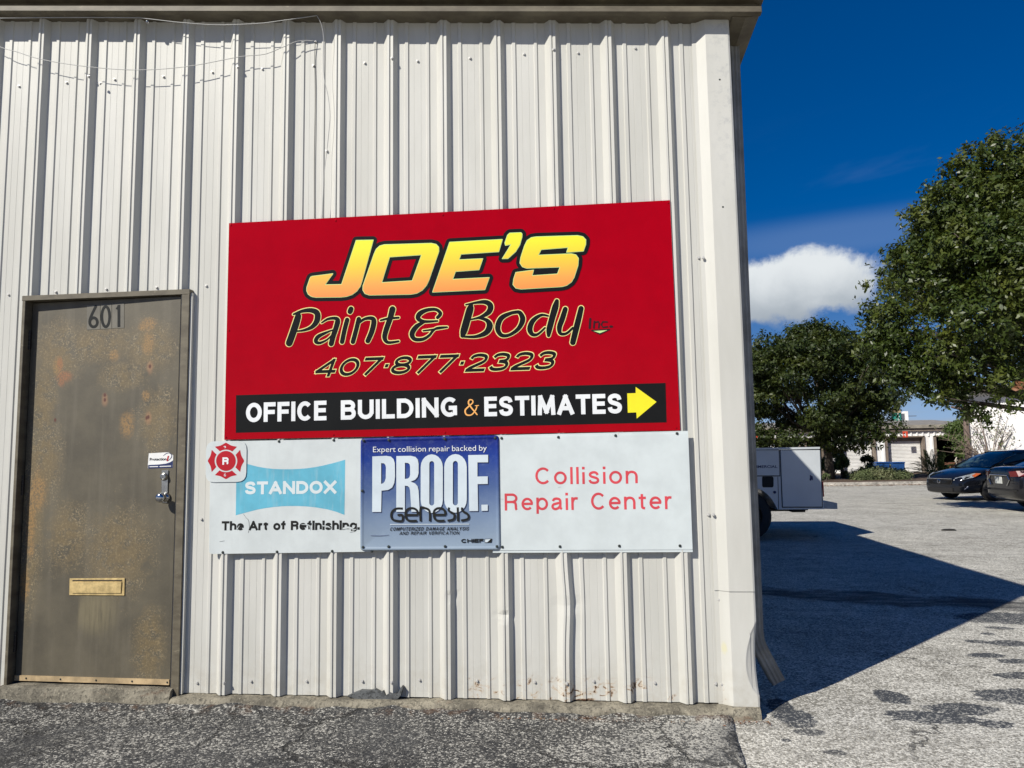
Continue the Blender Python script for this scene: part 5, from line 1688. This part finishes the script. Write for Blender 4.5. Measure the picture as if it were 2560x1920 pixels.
# nose of the first sedan towards the camera's left; second stands just in front of it, tail this way
KC = .88
fr = gnd(2484, 1252)
a1 = R(196)
hd = Vector((math.cos(a1), math.sin(a1), 0)); sd = Vector((-hd.y, hd.x, 0))
c1 = Vector((fr.x, fr.y, 0)) - hd * 1.42 * KC - sd * .85 * KC
o = sedan('parked_car', c1, a1, 'dark blue sedan facing left, nose clear and headlamp catching the sun', NAVY, 'dark cars parked at the right'); o.scale = (KC,) * 3
tl = gnd(2557, 1284)
a2 = R(-2)
hd2 = Vector((math.cos(a2), math.sin(a2), 0)); sd2 = Vector((-hd2.y, hd2.x, 0))
c2 = Vector((tl.x, tl.y, 0)) + hd2 * 2.34 * KC + sd2 * .80 * KC
o = sedan('parked_car', c2, a2, 'black car at the right edge of the photo, its tail and plate showing', GREYP, 'dark cars parked at the right'); o.scale = (KC,) * 3

# ------------------------------------------------------------------ CURB, PLANTING BED
def strip(name, pts_f, pts_b, z0, z1, material):
    mb = MB(); n = len(pts_f)
    vs = [(x, y, z0) for x, y in pts_f] + [(x, y, z1) for x, y in pts_f] + [(x, y, z1) for x, y in pts_b]
    fs = [(i, i + 1, n + i + 1, n + i) for i in range(n - 1)] + [(n + i, n + i + 1, 2 * n + i + 1, 2 * n + i) for i in range(n - 1)]
    mb.add(vs, fs); o = mb.build(name, material); tag(o, kind='structure'); return o
cx_ = np.linspace(2, 40, 60)
cf = [(float(x), 26.3 + 0.16 * max(0, float(x) - 9) + .25 * math.sin(float(x) * .35)) for x in cx_]
strip('curb', cf, [(x, y + .18) for x, y in cf], -.02, .13, M['curb'])
strip('planting_bed', [(x, y + .18) for x, y in cf], [(x, 39.9) for x, y in cf], .10, .12, M['soil'])
def lf2():
    x = random.uniform(6, 14); y = 26.2 + .16 * max(0, x - 9) + .25 * math.sin(x * .35) - abs(random.gauss(0, .35)); return x, y, .01
litter('curb_leaf_litter', 900, lf2, LC, .05, 'reddish fallen leaves drifted against the far curb', 'leaves')

# ------------------------------------------------------------------ FAR BUILDING WITH ROLLER DOORS
YF = 40.0
far = empty('storage_building', (12, YF, 0), label='low white corrugated building with roller shutter doors beyond the trees', cat='building')
def F(px, py, Y=YF): return at(px / 5.821 + 2060, py / 5.821 + 1000, Y)
def fl(o):
    o.matrix_parent_inverse = Matrix.Translation(far.location).inverted(); return o
FW = simple('far_white_paint', (.80, .79, .76), .55, 0, .08, 2)
TR = simple('far_brown_trim', (.20, .16, .125), .6, 0, .2, 3)
TA = simple('far_fascia', (.27, .245, .20), .6, 0, .2, 3)
zE = F(1500, 450).z; zR = F(1500, 362).z; zO = F(1200, 530).z
ops = [(F(235, 600).x, F(745, 600).x), (F(888, 600).x, F(1462, 600).x), (F(1598, 600).x, F(2110, 600).x), (F(-900, 600).x, F(-330, 600).x), (F(-290, 600).x, F(20, 600).x)]
ops.sort()
def corr(xa, xb, za, zb_, name='wall'):
    mb = MB(); n = max(1, int((xb - xa) / .30)); w = (xb - xa) / n
    pts = []
    for i in range(n):
        x = xa + i * w
        pts += [(x, YF), (x + w * .62, YF), (x + w * .70, YF - .06), (x + w * .90, YF - .06)]
    pts.append((xb, YF))
    m = len(pts)
    mb.add([(x, y, za) for x, y in pts] + [(x, y, zb_) for x, y in pts], [(i, i + 1, m + i + 1, m + i) for i in range(m - 1)])
    fl(mb.build(name, FW, far))
xs_ = F(-1500, 500).x
corr(xs_, F(2300, 500).x, zO, zE)
cur = xs_
for a, b_ in ops:
    corr(cur, a, 0, zO); cur = b_
corr(cur, F(2300, 500).x, 0, zO)
for i, (a, b_) in enumerate(ops):
    mb = MB()
    mb.box(a, a + .10, YF - .08, YF + .5, 0, zO); mb.box(b_ - .10, b_, YF - .08, YF + .5, 0, zO); mb.box(a, b_, YF - .08, YF + .02, zO - .05, zO + .02)
    fl(mb.build('door_surround', TR, far))
    if i in (2, 3) or i == 0:
        zt_ = F(1200, 595).z
        n = 24
        mb = MB(); pts = []
        for k in range(n):
            z = zt_ * k / n; h_ = zt_ / n
            pts += [(YF + .30, z), (YF + .25, z + h_ * .3), (YF + .25, z + h_ * .75)]
        pts.append((YF + .30, zt_))
        m = len(pts)
        mb.add([(a + .14, y, z) for y, z in pts] + [(b_ - .14, y, z) for y, z in pts], [(j, m + j, m + j + 1, j + 1) for j in range(m - 1)])
        fl(mb.build('roller_door', FW, far))
        mb = MB(); mb.box(a + .1, b_ - .1, YF + .22, YF + .6, zt_, zO + .3); fl(mb.build('roller_box', TR, far))
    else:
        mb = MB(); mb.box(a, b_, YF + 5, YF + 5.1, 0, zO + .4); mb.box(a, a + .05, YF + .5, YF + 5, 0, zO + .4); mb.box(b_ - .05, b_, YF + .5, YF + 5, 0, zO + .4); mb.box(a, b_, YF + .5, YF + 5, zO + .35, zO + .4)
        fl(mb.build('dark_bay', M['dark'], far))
mb = MB(); mb.box(xs_, F(2300, 500).x, YF - .14, YF + .1, zE, zE + .18); fl(mb.build('eave_shade_trim', TR, far))
mb = MB(); mb.prism([(YF - .18, zE + .14), (YF - .18, zE + .34), (YF + 6, zE + .34 + .5), (YF + 6, zE + .2)], 'x', xs_, F(2300, 500).x)
fl(link('roof', fix_normals(mb.mesh('roof')), TA, far))
mb = MB(); mb.box(xs_, F(2300, 500).x, YF - .24, YF - .18, zE + .16, zE + .30); fl(mb.build('gutter', TA, far))
RS = m_print('orange_red_number_sign', (.62, .07, .03), .5)
def numsign(px0, px1, py0, py1, txt, label):
    a = F(px0, py1, YF - .50); b_ = F(px1, py0, YF - .50)
    e = empty('number_sign', ((a.x + b_.x) / 2, YF - .50, a.z), label=label, cat='sign')
    mb = MB(); mb.box(a.x, b_.x, YF - .56, YF - .53, a.z, b_.z); o = mb.build('sign_board', RS, e); o.matrix_parent_inverse = Matrix.Translation(e.location).inverted()
    h_ = (py1 - py0) * .55
    o = text('lettering', txt, ((px0 + (px1 - px0) * .2) / 5.821 + 2060, (py1 - (py1 - py0) * .2) / 5.821 + 1000), ((px1 - (px1 - px0) * .2) / 5.821 + 2060, (py1 - (py1 - py0) * .2) / 5.821 + 1000), h_ / 5.821, M['stickw'], YF - .57, e, bold=.04)
    o.matrix_parent_inverse = Matrix.Translation(e.location).inverted()
numsign(1145, 1210, 455, 545, '4', 'small red number sign over the middle roller door')
numsign(1855, 1925, 450, 510, '5', 'small red number sign over the open bay, half behind foliage')
numsign(-1220, -930, 500, 555, '202', 'long orange-red sign far left, glimpsed just above the truck')

# blue bins by the shutters
def bin_(px0, px1, pyt, pyb, Y, label):
    a = F(px0, pyb, Y); b_ = F(px1, pyt, Y)
    e = empty('blue_bin', ((a.x + b_.x) / 2, Y, 0.12), label=label, cat='bin', group='blue bins in front of the shutters')
    w = (b_.x - a.x) / 2; h_ = b_.z - .12
    BL = M.setdefault('binblue', simple('bin_blue', (.012, .07, .24), .5))
    mb = MB(); vs = [(-w * .9, 0, 0), (w * .9, 0, 0), (w * .9, .7, 0), (-w * .9, .7, 0), (-w, -.05, h_), (w, -.05, h_), (w, .75, h_), (-w, .75, h_)]
    mb.add(vs, [(0, 3, 2, 1), (0, 1, 5, 4), (1, 2, 6, 5), (2, 3, 7, 6), (3, 0, 4, 7)])
    me = mb.mesh('tub'); link('tub', me, BL, e)
    mb = MB(); mb.box(-w * 1.04, w * 1.04, -.09, .79, h_ - .02, h_ + .05); me = mb.mesh('lid'); bevel_mesh(me, .02, 1); link('lid', me, BL, e)
bin_(1005, 1170, 912, 1060, 38.6, 'square blue bin standing before the middle roller door')
bin_(765, 945, 912, 1010, 38.8, 'blue bin at the pillar between two roller doors, partly behind bushes')

# stacked cart / rusty rack in the open bay
YK = 36.0
a = F(1830, 950, YK); b_ = F(2065, 830, YK)
cart = empty('metal_rack', ((a.x + b_.x) / 2, YK, .12), label='rusty metal rack with pale tubular rails outside the open bay', cat='rack')
RU = simple('rusty_steel', (.17, .07, .035), .8, 0, .3, 8); PT = simple('pale_tube', (.5, .45, .38), .5)
w = (b_.x - a.x) / 2; h_ = b_.z - .12
mb = MB(); mb.box(-w, w, 0, .8, h_ * .55, h_ * .68); mb.box(-w, -w + .05, 0, .05, 0, h_ * .6); mb.box(w - .05, w, 0, .05, 0, h_ * .6); mb.box(-w * .2, w * .6, .1, .6, .1, h_ * .5)
mb.build('rack_shelf', RU, cart)
mb = MB(); mb.tube([(-w * .35, 0, h_ * .75), (-w * .1, 0, h_), (w, 0, h_ * 1.02)], .03, 6); mb.tube([(-w * .4, 0, h_ * .8), (w, 0, h_ * .84)], .03, 6); mb.tube([(-w * .35, -.05, h_ * .85), (-w * .02, -.05, 0)], .035, 6)
mb.tube([(w * .3, 0, 0), (w * .3, 0, h_ * .8)], .03, 6)
mb.build('rail', PT, cart)

# distant pylon sign and white post above the roof
YQ = 75.0
def Q(px, py): return F(px, py, YQ)
py_ = empty('pylon_sign', tuple(Vector((Q(1085, 400).x, YQ, 0))), label='tall green pylon sign with sandy cap, rising behind the low roof', cat='sign')
iv = Matrix.Translation(py_.location).inverted()
GRN = m_print('pylon_green', (.015, .21, .155), .5); SND = m_print('pylon_sand', (.42, .33, .19), .6)
a = Q(1050, 352); b_ = Q(1112, 180)
mb = MB(); mb.box(a.x, b_.x, YQ, YQ + 1, 0, b_.z); o = mb.build('column', GRN, py_); o.matrix_parent_inverse = iv
mb = MB(); c = Q(1040, 185); d_ = Q(1112, 140); mb.box(c.x, d_.x, YQ - .1, YQ + 1.1, c.z, d_.z); e_ = Q(1095, 100); mb.box(e_.x - .1, e_.x + .1, YQ + .3, YQ + .5, d_.z, e_.z); o = mb.build('cap', SND, py_); o.matrix_parent_inverse = iv
mb = MB(); c = Q(1110, 352); d_ = Q(1130, 170); mb.box(c.x, d_.x, YQ + .1, YQ + 1.3, 0, d_.z); o = mb.build('side_fin', simple('pylon_dark_green', (.01, .12, .09), .5), py_); o.matrix_parent_inverse = iv
for (u0, u1, v0, v1) in ((1072, 1080, 195, 240), (1066, 1096, 236, 246), (1070, 1092, 262, 270), (1072, 1096, 285, 295), (1078, 1082, 300, 330)):
    a = Q(u0, v1); b_ = Q(u1, v0); mb = MB(); mb.box(a.x, b_.x, YQ - .06, YQ - .02, a.z, b_.z); o = mb.build('sign_mark', M['stickw'], py_); o.matrix_parent_inverse = iv
wp = empty('white_mast', tuple(Vector((Q(1205, 400).x, YQ + 3, 0))), label='white mast carrying a dark flag-shaped board beside the green pylon', cat='mast')
iv = Matrix.Translation(wp.location).inverted()
a = F(1188, 355, YQ + 3); b_ = F(1222, 162, YQ + 3)
mb = MB(); mb.box(a.x, b_.x, YQ + 3, YQ + 3.8, 0, b_.z); mb.prism([(a.x - .9, b_.z - 1.1), (a.x, b_.z - .3), (a.x, b_.z), (a.x - .2, b_.z - .2)], 'y', YQ + 3.2, YQ + 3.5)
o = mb.build('post', FW, wp); o.matrix_parent_inverse = iv
c = F(1125, 280, YQ + 3); d_ = F(1188, 195, YQ + 3)
mb = MB(); mb.box(c.x, d_.x, YQ + 3.1, YQ + 3.2, c.z, d_.z); mb.box(b_.x, b_.x + .9, YQ + 3.2, YQ + 3.3, F(1200, 238, YQ + 3).z, F(1200, 228, YQ + 3).z); o = mb.build('board', simple('board_dark', (.10, .11, .13), .6), wp); o.matrix_parent_inverse = iv

# ------------------------------------------------------------------ WHITE STUCCO BUILDING AT THE RIGHT
YW = 31.0
wb = empty('stucco_building', (19, YW, 0), label='white stucco building with brown downpipe behind the parked cars', cat='building')
iw = Matrix.Translation(wb.location).inverted()
SW = m_concrete('white_stucco', (.64, .62, .60), 2.0, .02)
def m_stucco():
    m, g, b = mat('white_stucco_wall')
    P = g.node('ShaderNodeNewGeometry').outputs['Position']
    c = g.mix(g.ramp(g.noise(P, .9, 5), .3, .7), (.74, .72, .705), (.84, .82, .81))
    g.put(b.inputs['Base Color'], c); b.inputs['Roughness'].default_value = .9
    g.l.new(g.bump(g.noise(P, 22, 4), .5, .01), b.inputs['Normal']); return m
SW = m_stucco()
def C(px, py, Y=YW): return at(px / 5.529 + 2280, py / 5.529 + 1000, Y)
xl_ = C(755, 700).x; zt_ = C(740, 60).z
wu = Vector((math.cos(R(-24)), math.sin(R(-24)), 0)); wv = Vector((math.sin(R(25.5)), math.cos(R(25.5)), 0))
WO = Vector((xl_, YW, 0))
def footp(name, u0, u1, v0, v1, z0, z1, material):
    mb = MB(); q = [WO + wu * u + wv * v for u, v in ((u0, v0), (u1, v0), (u1, v1), (u0, v1))]
    mb.add([(p.x, p.y, z0) for p in q] + [(p.x, p.y, z1) for p in q], [(0, 3, 2, 1), (4, 5, 6, 7), (0, 1, 5, 4), (1, 2, 6, 5), (2, 3, 7, 6), (3, 0, 4, 7)])
    o = link(name, fix_normals(mb.mesh(name)), material, wb); o.matrix_parent_inverse = iw
footp('wall', 0, 15, 0, 8, 0, zt_ + .5, SW)
footp('corner_board', -.03, .16, -.03, .1, 0, zt_ + .5, TR)
footp('fascia', -.5, 15.3, -.6, 8.2, zt_ + .5, zt_ + .72, TR)
mb = MB(); pa = [C(520, 98), C(690, 135), C(712, 160), C(735, 500), C(762, 905)]
pa = [Vector((p.x, YW - .15, p.z)) for p in pa]; pa.append(Vector((pa[-1].x, YW - .15, 0)))
mb.tube(pa, [.05, .06, .10, .12, .13, .13], 8); o = mb.build('downpipe', simple('brown_pipe', (.16, .115, .095), .6), wb); o.matrix_parent_inverse = iw

# ------------------------------------------------------------------ VEGETATION
LF1 = m_leaf('leaf_dark_olive', (.016, .028, .005), (.036, .053, .009), (.066, .078, .013), .5)
LF2 = m_leaf('leaf_oak_green', (.024, .040, .007), (.052, .076, .012), (.104, .118, .020), .42)
LF3 = m_leaf('leaf_shrub', (.05, .085, .02), (.09, .14, .035), (.12, .15, .05), .45)
LF4 = m_leaf('leaf_groundcover', (.09, .12, .05), (.14, .17, .07), (.17, .17, .09), .6)
LF5 = m_leaf('leaf_brown', (.22, .09, .045), (.30, .14, .07), (.26, .12, .06), .6)
BARK = simple('bark', (.075, .06, .045), .9, 0, .3, 12, .01)


def leaves(name, clumps, n, size, material, parent, shell=.55, up=.25, aspect=.45, outward=.8, spray=1, sr=.12, ragged=.16):
    """n small leaves spread through ellipsoid clumps (cx, cy, cz, rx, ry, rz), gathered in sprays"""
    C_ = np.array(clumps, float); vol = (C_[:, 3] * C_[:, 4] * C_[:, 5]) ** .66; pr = vol / vol.sum()
    k = max(1, n // spray)
    idx = rng.choice(len(C_), k, p=pr); c = C_[idx]
    d = rng.normal(size=(k, 3)); d /= np.linalg.norm(d, axis=1)[:, None]
    r = shell + (1 - shell) * rng.random(k) ** .8
    r = r * (1 + ragged * rng.normal(size=k).clip(-1.5, 2.2))
    p = c[:, :3] + d * c[:, 3:6] * r[:, None]
    if spray > 1:
        ax = d * .7 + rng.normal(size=(k, 3)) * .5 + np.array([0, 0, .35]); ax /= np.linalg.norm(ax, axis=1)[:, None]
        p = np.repeat(p, spray, 0); d = np.repeat(d, spray, 0); ax = np.repeat(ax, spray, 0)
        n = len(p)
        p = p + ax * (rng.random(n)[:, None] * 2.2 - .6) * sr + rng.normal(size=(n, 3)) * sr * .38
    else: n = k
    nv = d * outward + rng.normal(size=(n, 3)) * .55 + np.array([0, 0, up])
    nv /= np.linalg.norm(nv, axis=1)[:, None]
    t = np.cross(nv, rng.normal(size=(n, 3))); t /= np.linalg.norm(t, axis=1)[:, None]
    b = np.cross(nv, t)
    s = size * (.6 + .8 * rng.random(n))[:, None]
    q = np.stack([p - t * s, p + b * s * aspect + nv * s * .12, p + t * s, p - b * s * aspect + nv * s * .12], 1)
    return quadmesh(name, q.reshape(-1, 3), material, parent)


def quadmesh(name, v, material, parent):
    n = len(v) // 4
    me = bpy.data.meshes.new(name)
    me.vertices.add(n * 4); me.vertices.foreach_set('co', v.astype('f').ravel())
    me.loops.add(n * 4); me.loops.foreach_set('vertex_index', np.arange(n * 4, dtype='i'))
    me.polygons.add(n); me.polygons.foreach_set('loop_start', np.arange(0, n * 4, 4, dtype='i'))
    me.polygons.foreach_set('loop_total', np.full(n, 4, dtype='i'))
    me.update(calc_edges=True)
    return link(name, me, material, parent)


def crown(cx, cy, cz, rx, ry, rz, k, rr=(.16, .34), seed=0, lowcut=-.95):
    r_ = np.random.default_rng(seed); out = []
    while len(out) < k:
        d = r_.normal(size=3); d /= np.linalg.norm(d)
        if d[2] < lowcut: continue
        t = r_.uniform(.45, 1.0) ** .6
        s = r_.uniform(*rr)
        out.append((cx + d[0] * rx * t * (1 - s * .6), cy + d[1] * ry * t * (1 - s * .6), cz + d[2] * rz * t * (1 - s * .6), s * rx * r_.uniform(.8, 1.3), s * ry, s * rz * r_.uniform(.6, .95)))
    return out


def limbs(root, base, top, crownc, n, r0, seed=0, name='trunk'):
    r_ = random.Random(seed); mb = MB()
    base = Vector(base); top = Vector(top)
    mid = base.lerp(top, .5) + Vector((r_.uniform(-.1, .1), r_.uniform(-.1, .1), 0))
    mb.tube([base, mid, top], [r0 * 1.25, r0, r0 * .85], 10)
    for i in range(n):
        c = crownc[r_.randrange(len(crownc))]; e = Vector(c[:3])
        m_ = top.lerp(e, .5) + Vector((0, 0, -.12 * (e - top).length))
        mb.tube([top - Vector((0, 0, .1)), m_, e], [r0 * .6, r0 * .32, r0 * .08], 6)
        for _ in range(2):
            e2 = e + Vector((r_.uniform(-1, 1) * c[3], r_.uniform(-1, 1) * c[4], r_.uniform(-.5, 1) * c[5])); mb.tube([m_, e2], [r0 * .22, r0 * .05], 5)
    return mb.build(name, BARK, root, smooth=True)


# tree behind the truck
tx_, ty_ = 9.0, 30.0
t1 = empty('round_tree', (0, 0, 0), label='dark round-crowned tree beyond the white truck, in the far planting bed', cat='tree')
cl = crown(8.9, ty_, 4.25, 4.1, 3.0, 3.0, 105, (.10, .24), 3)
cl += [(12.2, 29.4, 4.4, .9, .9, .28), (11.4, 29.0, 2.2, 1.0, .8, .45), (11.6, 29.2, 3.3, 1.0, .8, .6), (7.5, 29, 1.8, 1.4, .9, .5), (6.2, 29, 2.0, 1.5, .9, .6), (10.3, 29.2, 1.7, 1.2, .8, .4)]
limbs(t1, (9.8, 30.3, .1), (9.6, 30.2, 2.1), cl, 26, .17, 2)
leaves('crown', cl, 92000, .075, LF1, t1, .55, .25, spray=14, sr=.16, ragged=.2)
# big oak near right
t2 = empty('oak_tree', (0, 0, 0), label='large leafy tree filling the right edge, branches hanging over the cars', cat='tree')
cl = crown(9.6, 13.2, 4.7, 4.0, 3.5, 3.0, 105, (.10, .23), 5, -.7)
rr_ = np.random.default_rng(8)
for (px, py, Y, s) in [(2190, 870, 12.2, .5), (2235, 935, 12.2, .45), (2215, 800, 12.1, .55), (2265, 880, 12.3, .6), (2320, 930, 12.4, .5), (2380, 960, 12.5, .5), (2190, 700, 12.0, .34), (2200, 850, 12.2, .5), (2230, 760, 12.0, .5), (2250, 830, 12, .5), (2260, 960, 12, .42), (2290, 640, 12.4, .55), (2310, 540, 12.4, .42), (2350, 480, 12.6, .4), (2375, 430, 12.6, .38), (2420, 400, 12.7, .5), (2470, 380, 12.6, .45), (2530, 370, 12.6, .55),
                       (2190, 780, 12.0, .4), (2220, 900, 12.0, .4), (2290, 920, 12, .5), (2330, 960, 12, .4), (2380, 990, 12.1, .38), (2330, 1000, 11.8, .22), (2440, 1020, 12, .36), (2500, 1040, 12, .36), (2550, 1065, 11.8, .36), (2470, 1055, 12.2, .25), (2410, 1030, 12.4, .22), (2300, 700, 12.3, .6), (2400, 620, 11.8, .8), (2480, 520, 11.8, .7), (2450, 800, 11.2, .9), (2540, 700, 11.0, .9), (2380, 760, 11.6, .7), (2350, 880, 11.6, .6), (2440, 930, 11.6, .6), (2540, 960, 11.4, .7)]:
    q = at(px + 12, py, Y); cl.append((q.x, q.y, q.z, s * .85, s * .9, s * .66))
cl = [c for c in cl if c[2] - c[5] > 1.75]
limbs(t2, (12.9, 14.6, 0), (12.7, 14.4, 3.4), cl, 44, .17, 6)
leaves('crown', cl, 165000, .050, LF2, t2, .58, .35, spray=18, sr=.12, ragged=.20)
q = at(2545, 962, 10.6); leaves('dead_leaf_cluster', [(q.x, q.y, q.z, .09, .07, .09)], 24, .055, LF5, t2, .3)

# bare-branched shrub whose twigs shade the stucco wall
vs_ = empty('wall_shrub', (0, 0, 0), label='sparse twiggy shrub growing before the white stucco wall', cat='shrub')
mb = MB(); base = C(1080, 760, YW - .6); base.z = .1
tips = []
rnd = random.Random(4)
for i in range(26):
    a = R(rnd.uniform(15, 165)); L = rnd.uniform(1.2, 2.9)
    s0 = base + Vector((rnd.uniform(-.1, .1), rnd.uniform(-.15, .15), .5))
    e = s0 + Vector((math.cos(a) * L * .95, rnd.uniform(-.25, .35), math.sin(a) * L * .9))
    m_ = s0.lerp(e, .45) + Vector((0, 0, .2))
    mb.tube([base, s0, m_, e], [.035, .024, .014, .005], 5)
    for _ in range(4):
        f0 = m_.lerp(e, rnd.uniform(0, .8)); e2 = f0 + Vector((rnd.uniform(-.5, .5), rnd.uniform(-.2, .2), rnd.uniform(0, .6))); mb.tube([f0, e2], [.010, .003], 4); tips.append(e2)
    tips.append(e)
mb.build('branch', simple('twig', (.22, .17, .13), .8), vs_)
leaves('foliage', [(p.x, p.y, p.z, .16, .12, .14) for p in tips], 900, .045, LF3, vs_, .3)


def shrub(name, px0, px1, pyt, pyb, Y, n, size, mt, label, cat='shrub', group=None, k=14):
    a = F(px0, pyb, Y); b_ = F(px1, pyt, Y)
    cx, rx, z0, z1 = (a.x + b_.x) / 2, (b_.x - a.x) / 2, .1, b_.z
    e = empty(name, (cx, Y, .1), label=label, cat=cat, group=group)
    cl = crown(0, 0, (z1 - z0) * .5, rx * .95, rx * .6, (z1 - z0) * .52, k, (.25, .45), int(abs(px0)) + 3)
    leaves('foliage', cl, n, size, mt, e, .4)
    mb = MB(); r_ = random.Random(int(abs(px0)))
    for i in range(6):
        c_ = cl[r_.randrange(len(cl))]
        mb.tube([(r_.uniform(-.1, .1), 0, -.05), (c_[0] * .5, c_[1] * .5, c_[2] * .6), c_[:3]], [.03, .02, .008], 5)
    mb.build('stem', BARK, e)
    return e
shrub('shrub', -60, 320, 620, 1120, 33.5, 9000, .055, LF3, 'tall green bush just right of the truck\'s tail')
shrub('shrub', 170, 360, 740, 1120, 31.5, 3500, .05, LF3, 'narrow bright green bush with a bare cane, left of the ground cover')
shrub('shrub', -60, 100, 1060, 1150, 28.5, 1500, .05, LF4, 'low tuft of bright grass-like leaves beside the truck\'s rear corner', k=8)
shrub('shrub', 500, 740, 760, 1010, 34.5, 1500, .06, LF1, 'dark sparse bush in front of the left roller door', k=10)
shrub('shrub', 1640, 1800, 690, 1090, 32.5, 2200, .05, LF3, 'bush beside the palm clump near the open bay', k=10)
# low ground cover
gcl = []
for i in range(70):
    px = random.uniform(430, 1190); d_ = abs((px - 800) / 400)
    q = F(px, 1090, random.uniform(28.6, 31.0)); s = random.uniform(.18, .42) * (1.15 - .5 * d_)
    gcl.append((q.x, q.y, .12 + s * .5, s * 1.2, s, s * .95))
g_ = leaves('ground_cover', gcl, 16000, .04, LF4, None, .5); tag(g_, 'low mounds of pale green ground cover along the far bed', 'ground cover', kind='stuff')


def fronds(name, px, pyb, Y, R_, n, label, k=22):
    b0_ = F(px, pyb, Y)
    e = empty(name, (b0_.x, Y, .1), label=label, cat='palm')
    r_ = random.Random(int(px)); ribs = MB(); lv = []
    for i in range(n):
        a = r_.uniform(0, 2 * math.pi); el_ = R(r_.uniform(30, 85)); L = R_ * r_.uniform(.7, 1.1)
        dirv = Vector((math.cos(a) * math.cos(el_), math.sin(a) * math.cos(el_), math.sin(el_)))
        pts = []
        for t in range(7):
            u = t / 6; p = dirv * L * u + Vector((0, 0, -.45 * L * u * u * math.cos(el_) - .18 * L * u * u)); pts.append(p)
        ribs.tube(pts, [.015 - .0017 * t for t in range(7)], 4)
        for j in range(k):
            u = .25 + .75 * j / k; f = u * 6; i0_ = min(5, int(f)); p = pts[i0_].lerp(pts[i0_ + 1], f - i0_); t = (pts[i0_ + 1] - pts[i0_]).normalized()
            sd_ = t.cross(Vector((0, 0, 1))).normalized()
            for s in (-1, 1):
                w = (sd_ * s * .8 + t * .8 + Vector((0, 0, -.15))).normalized() * (.30 * (1.2 - u)) * R_ * .6
                nn = t * .02
                lv += [p - nn, p + w * .5 - nn + Vector((0, 0, .01)), p + w, p + w * .5 + nn]
    ribs.build('frond_rib', LF3, e)
    quadmesh('frond_leaves', np.array([tuple(v) for v in lv]), LF3, e)
fronds('palm', 1560, 1100, 33.0, 1.9, 26, 'clump of spiky palm fronds at the right of the shutters')
fronds('palm', 1690, 1080, 34.0, 1.5, 18, 'smaller palm clump before the dark open bay')
# slim tree by the brown downpipe
t3 = empty('slim_tree', (0, 0, 0), label='slim yellow-green tree against the brown downpipe of the stucco building', cat='tree')
cl = []
for (px, py, s) in [(1900, 400, .5), (1860, 430, .35), (1940, 380, .45), (1980, 450, .45), (1990, 560, .35), (1960, 620, .3), (1820, 440, .3), (1850, 540, .35), (1900, 560, .35), (1780, 530, .25), (1990, 700, .3), (1985, 800, .28), (2010, 330, .35)]:
    q = F(px, py, 34.5); cl.append((q.x, q.y, q.z, s, s * .7, s * .6))
b0_ = F(1985, 1000, 34.6)
limbs(t3, (b0_.x, 34.6, .1), (b0_.x, 34.6, F(1980, 560, 34.5).z), cl, 14, .09, 9)
leaves('crown', cl, 5200, .06, LF3, t3, .35)

# things live far away so that the horizon is closed: a low belt of trees
bel = []
for i in range(150):
    x = -90 + i * 1.9 + random.uniform(-1, 1); h_ = random.uniform(1.6, 2.9); bel.append((x, 110 + random.uniform(-8, 8), h_ * .8, 3.0, 3.0, h_))
o = leaves('distant_trees', bel, 22000, .45, LF1, None, .6); tag(o, 'far low belt of trees along the horizon', 'trees', kind='stuff')
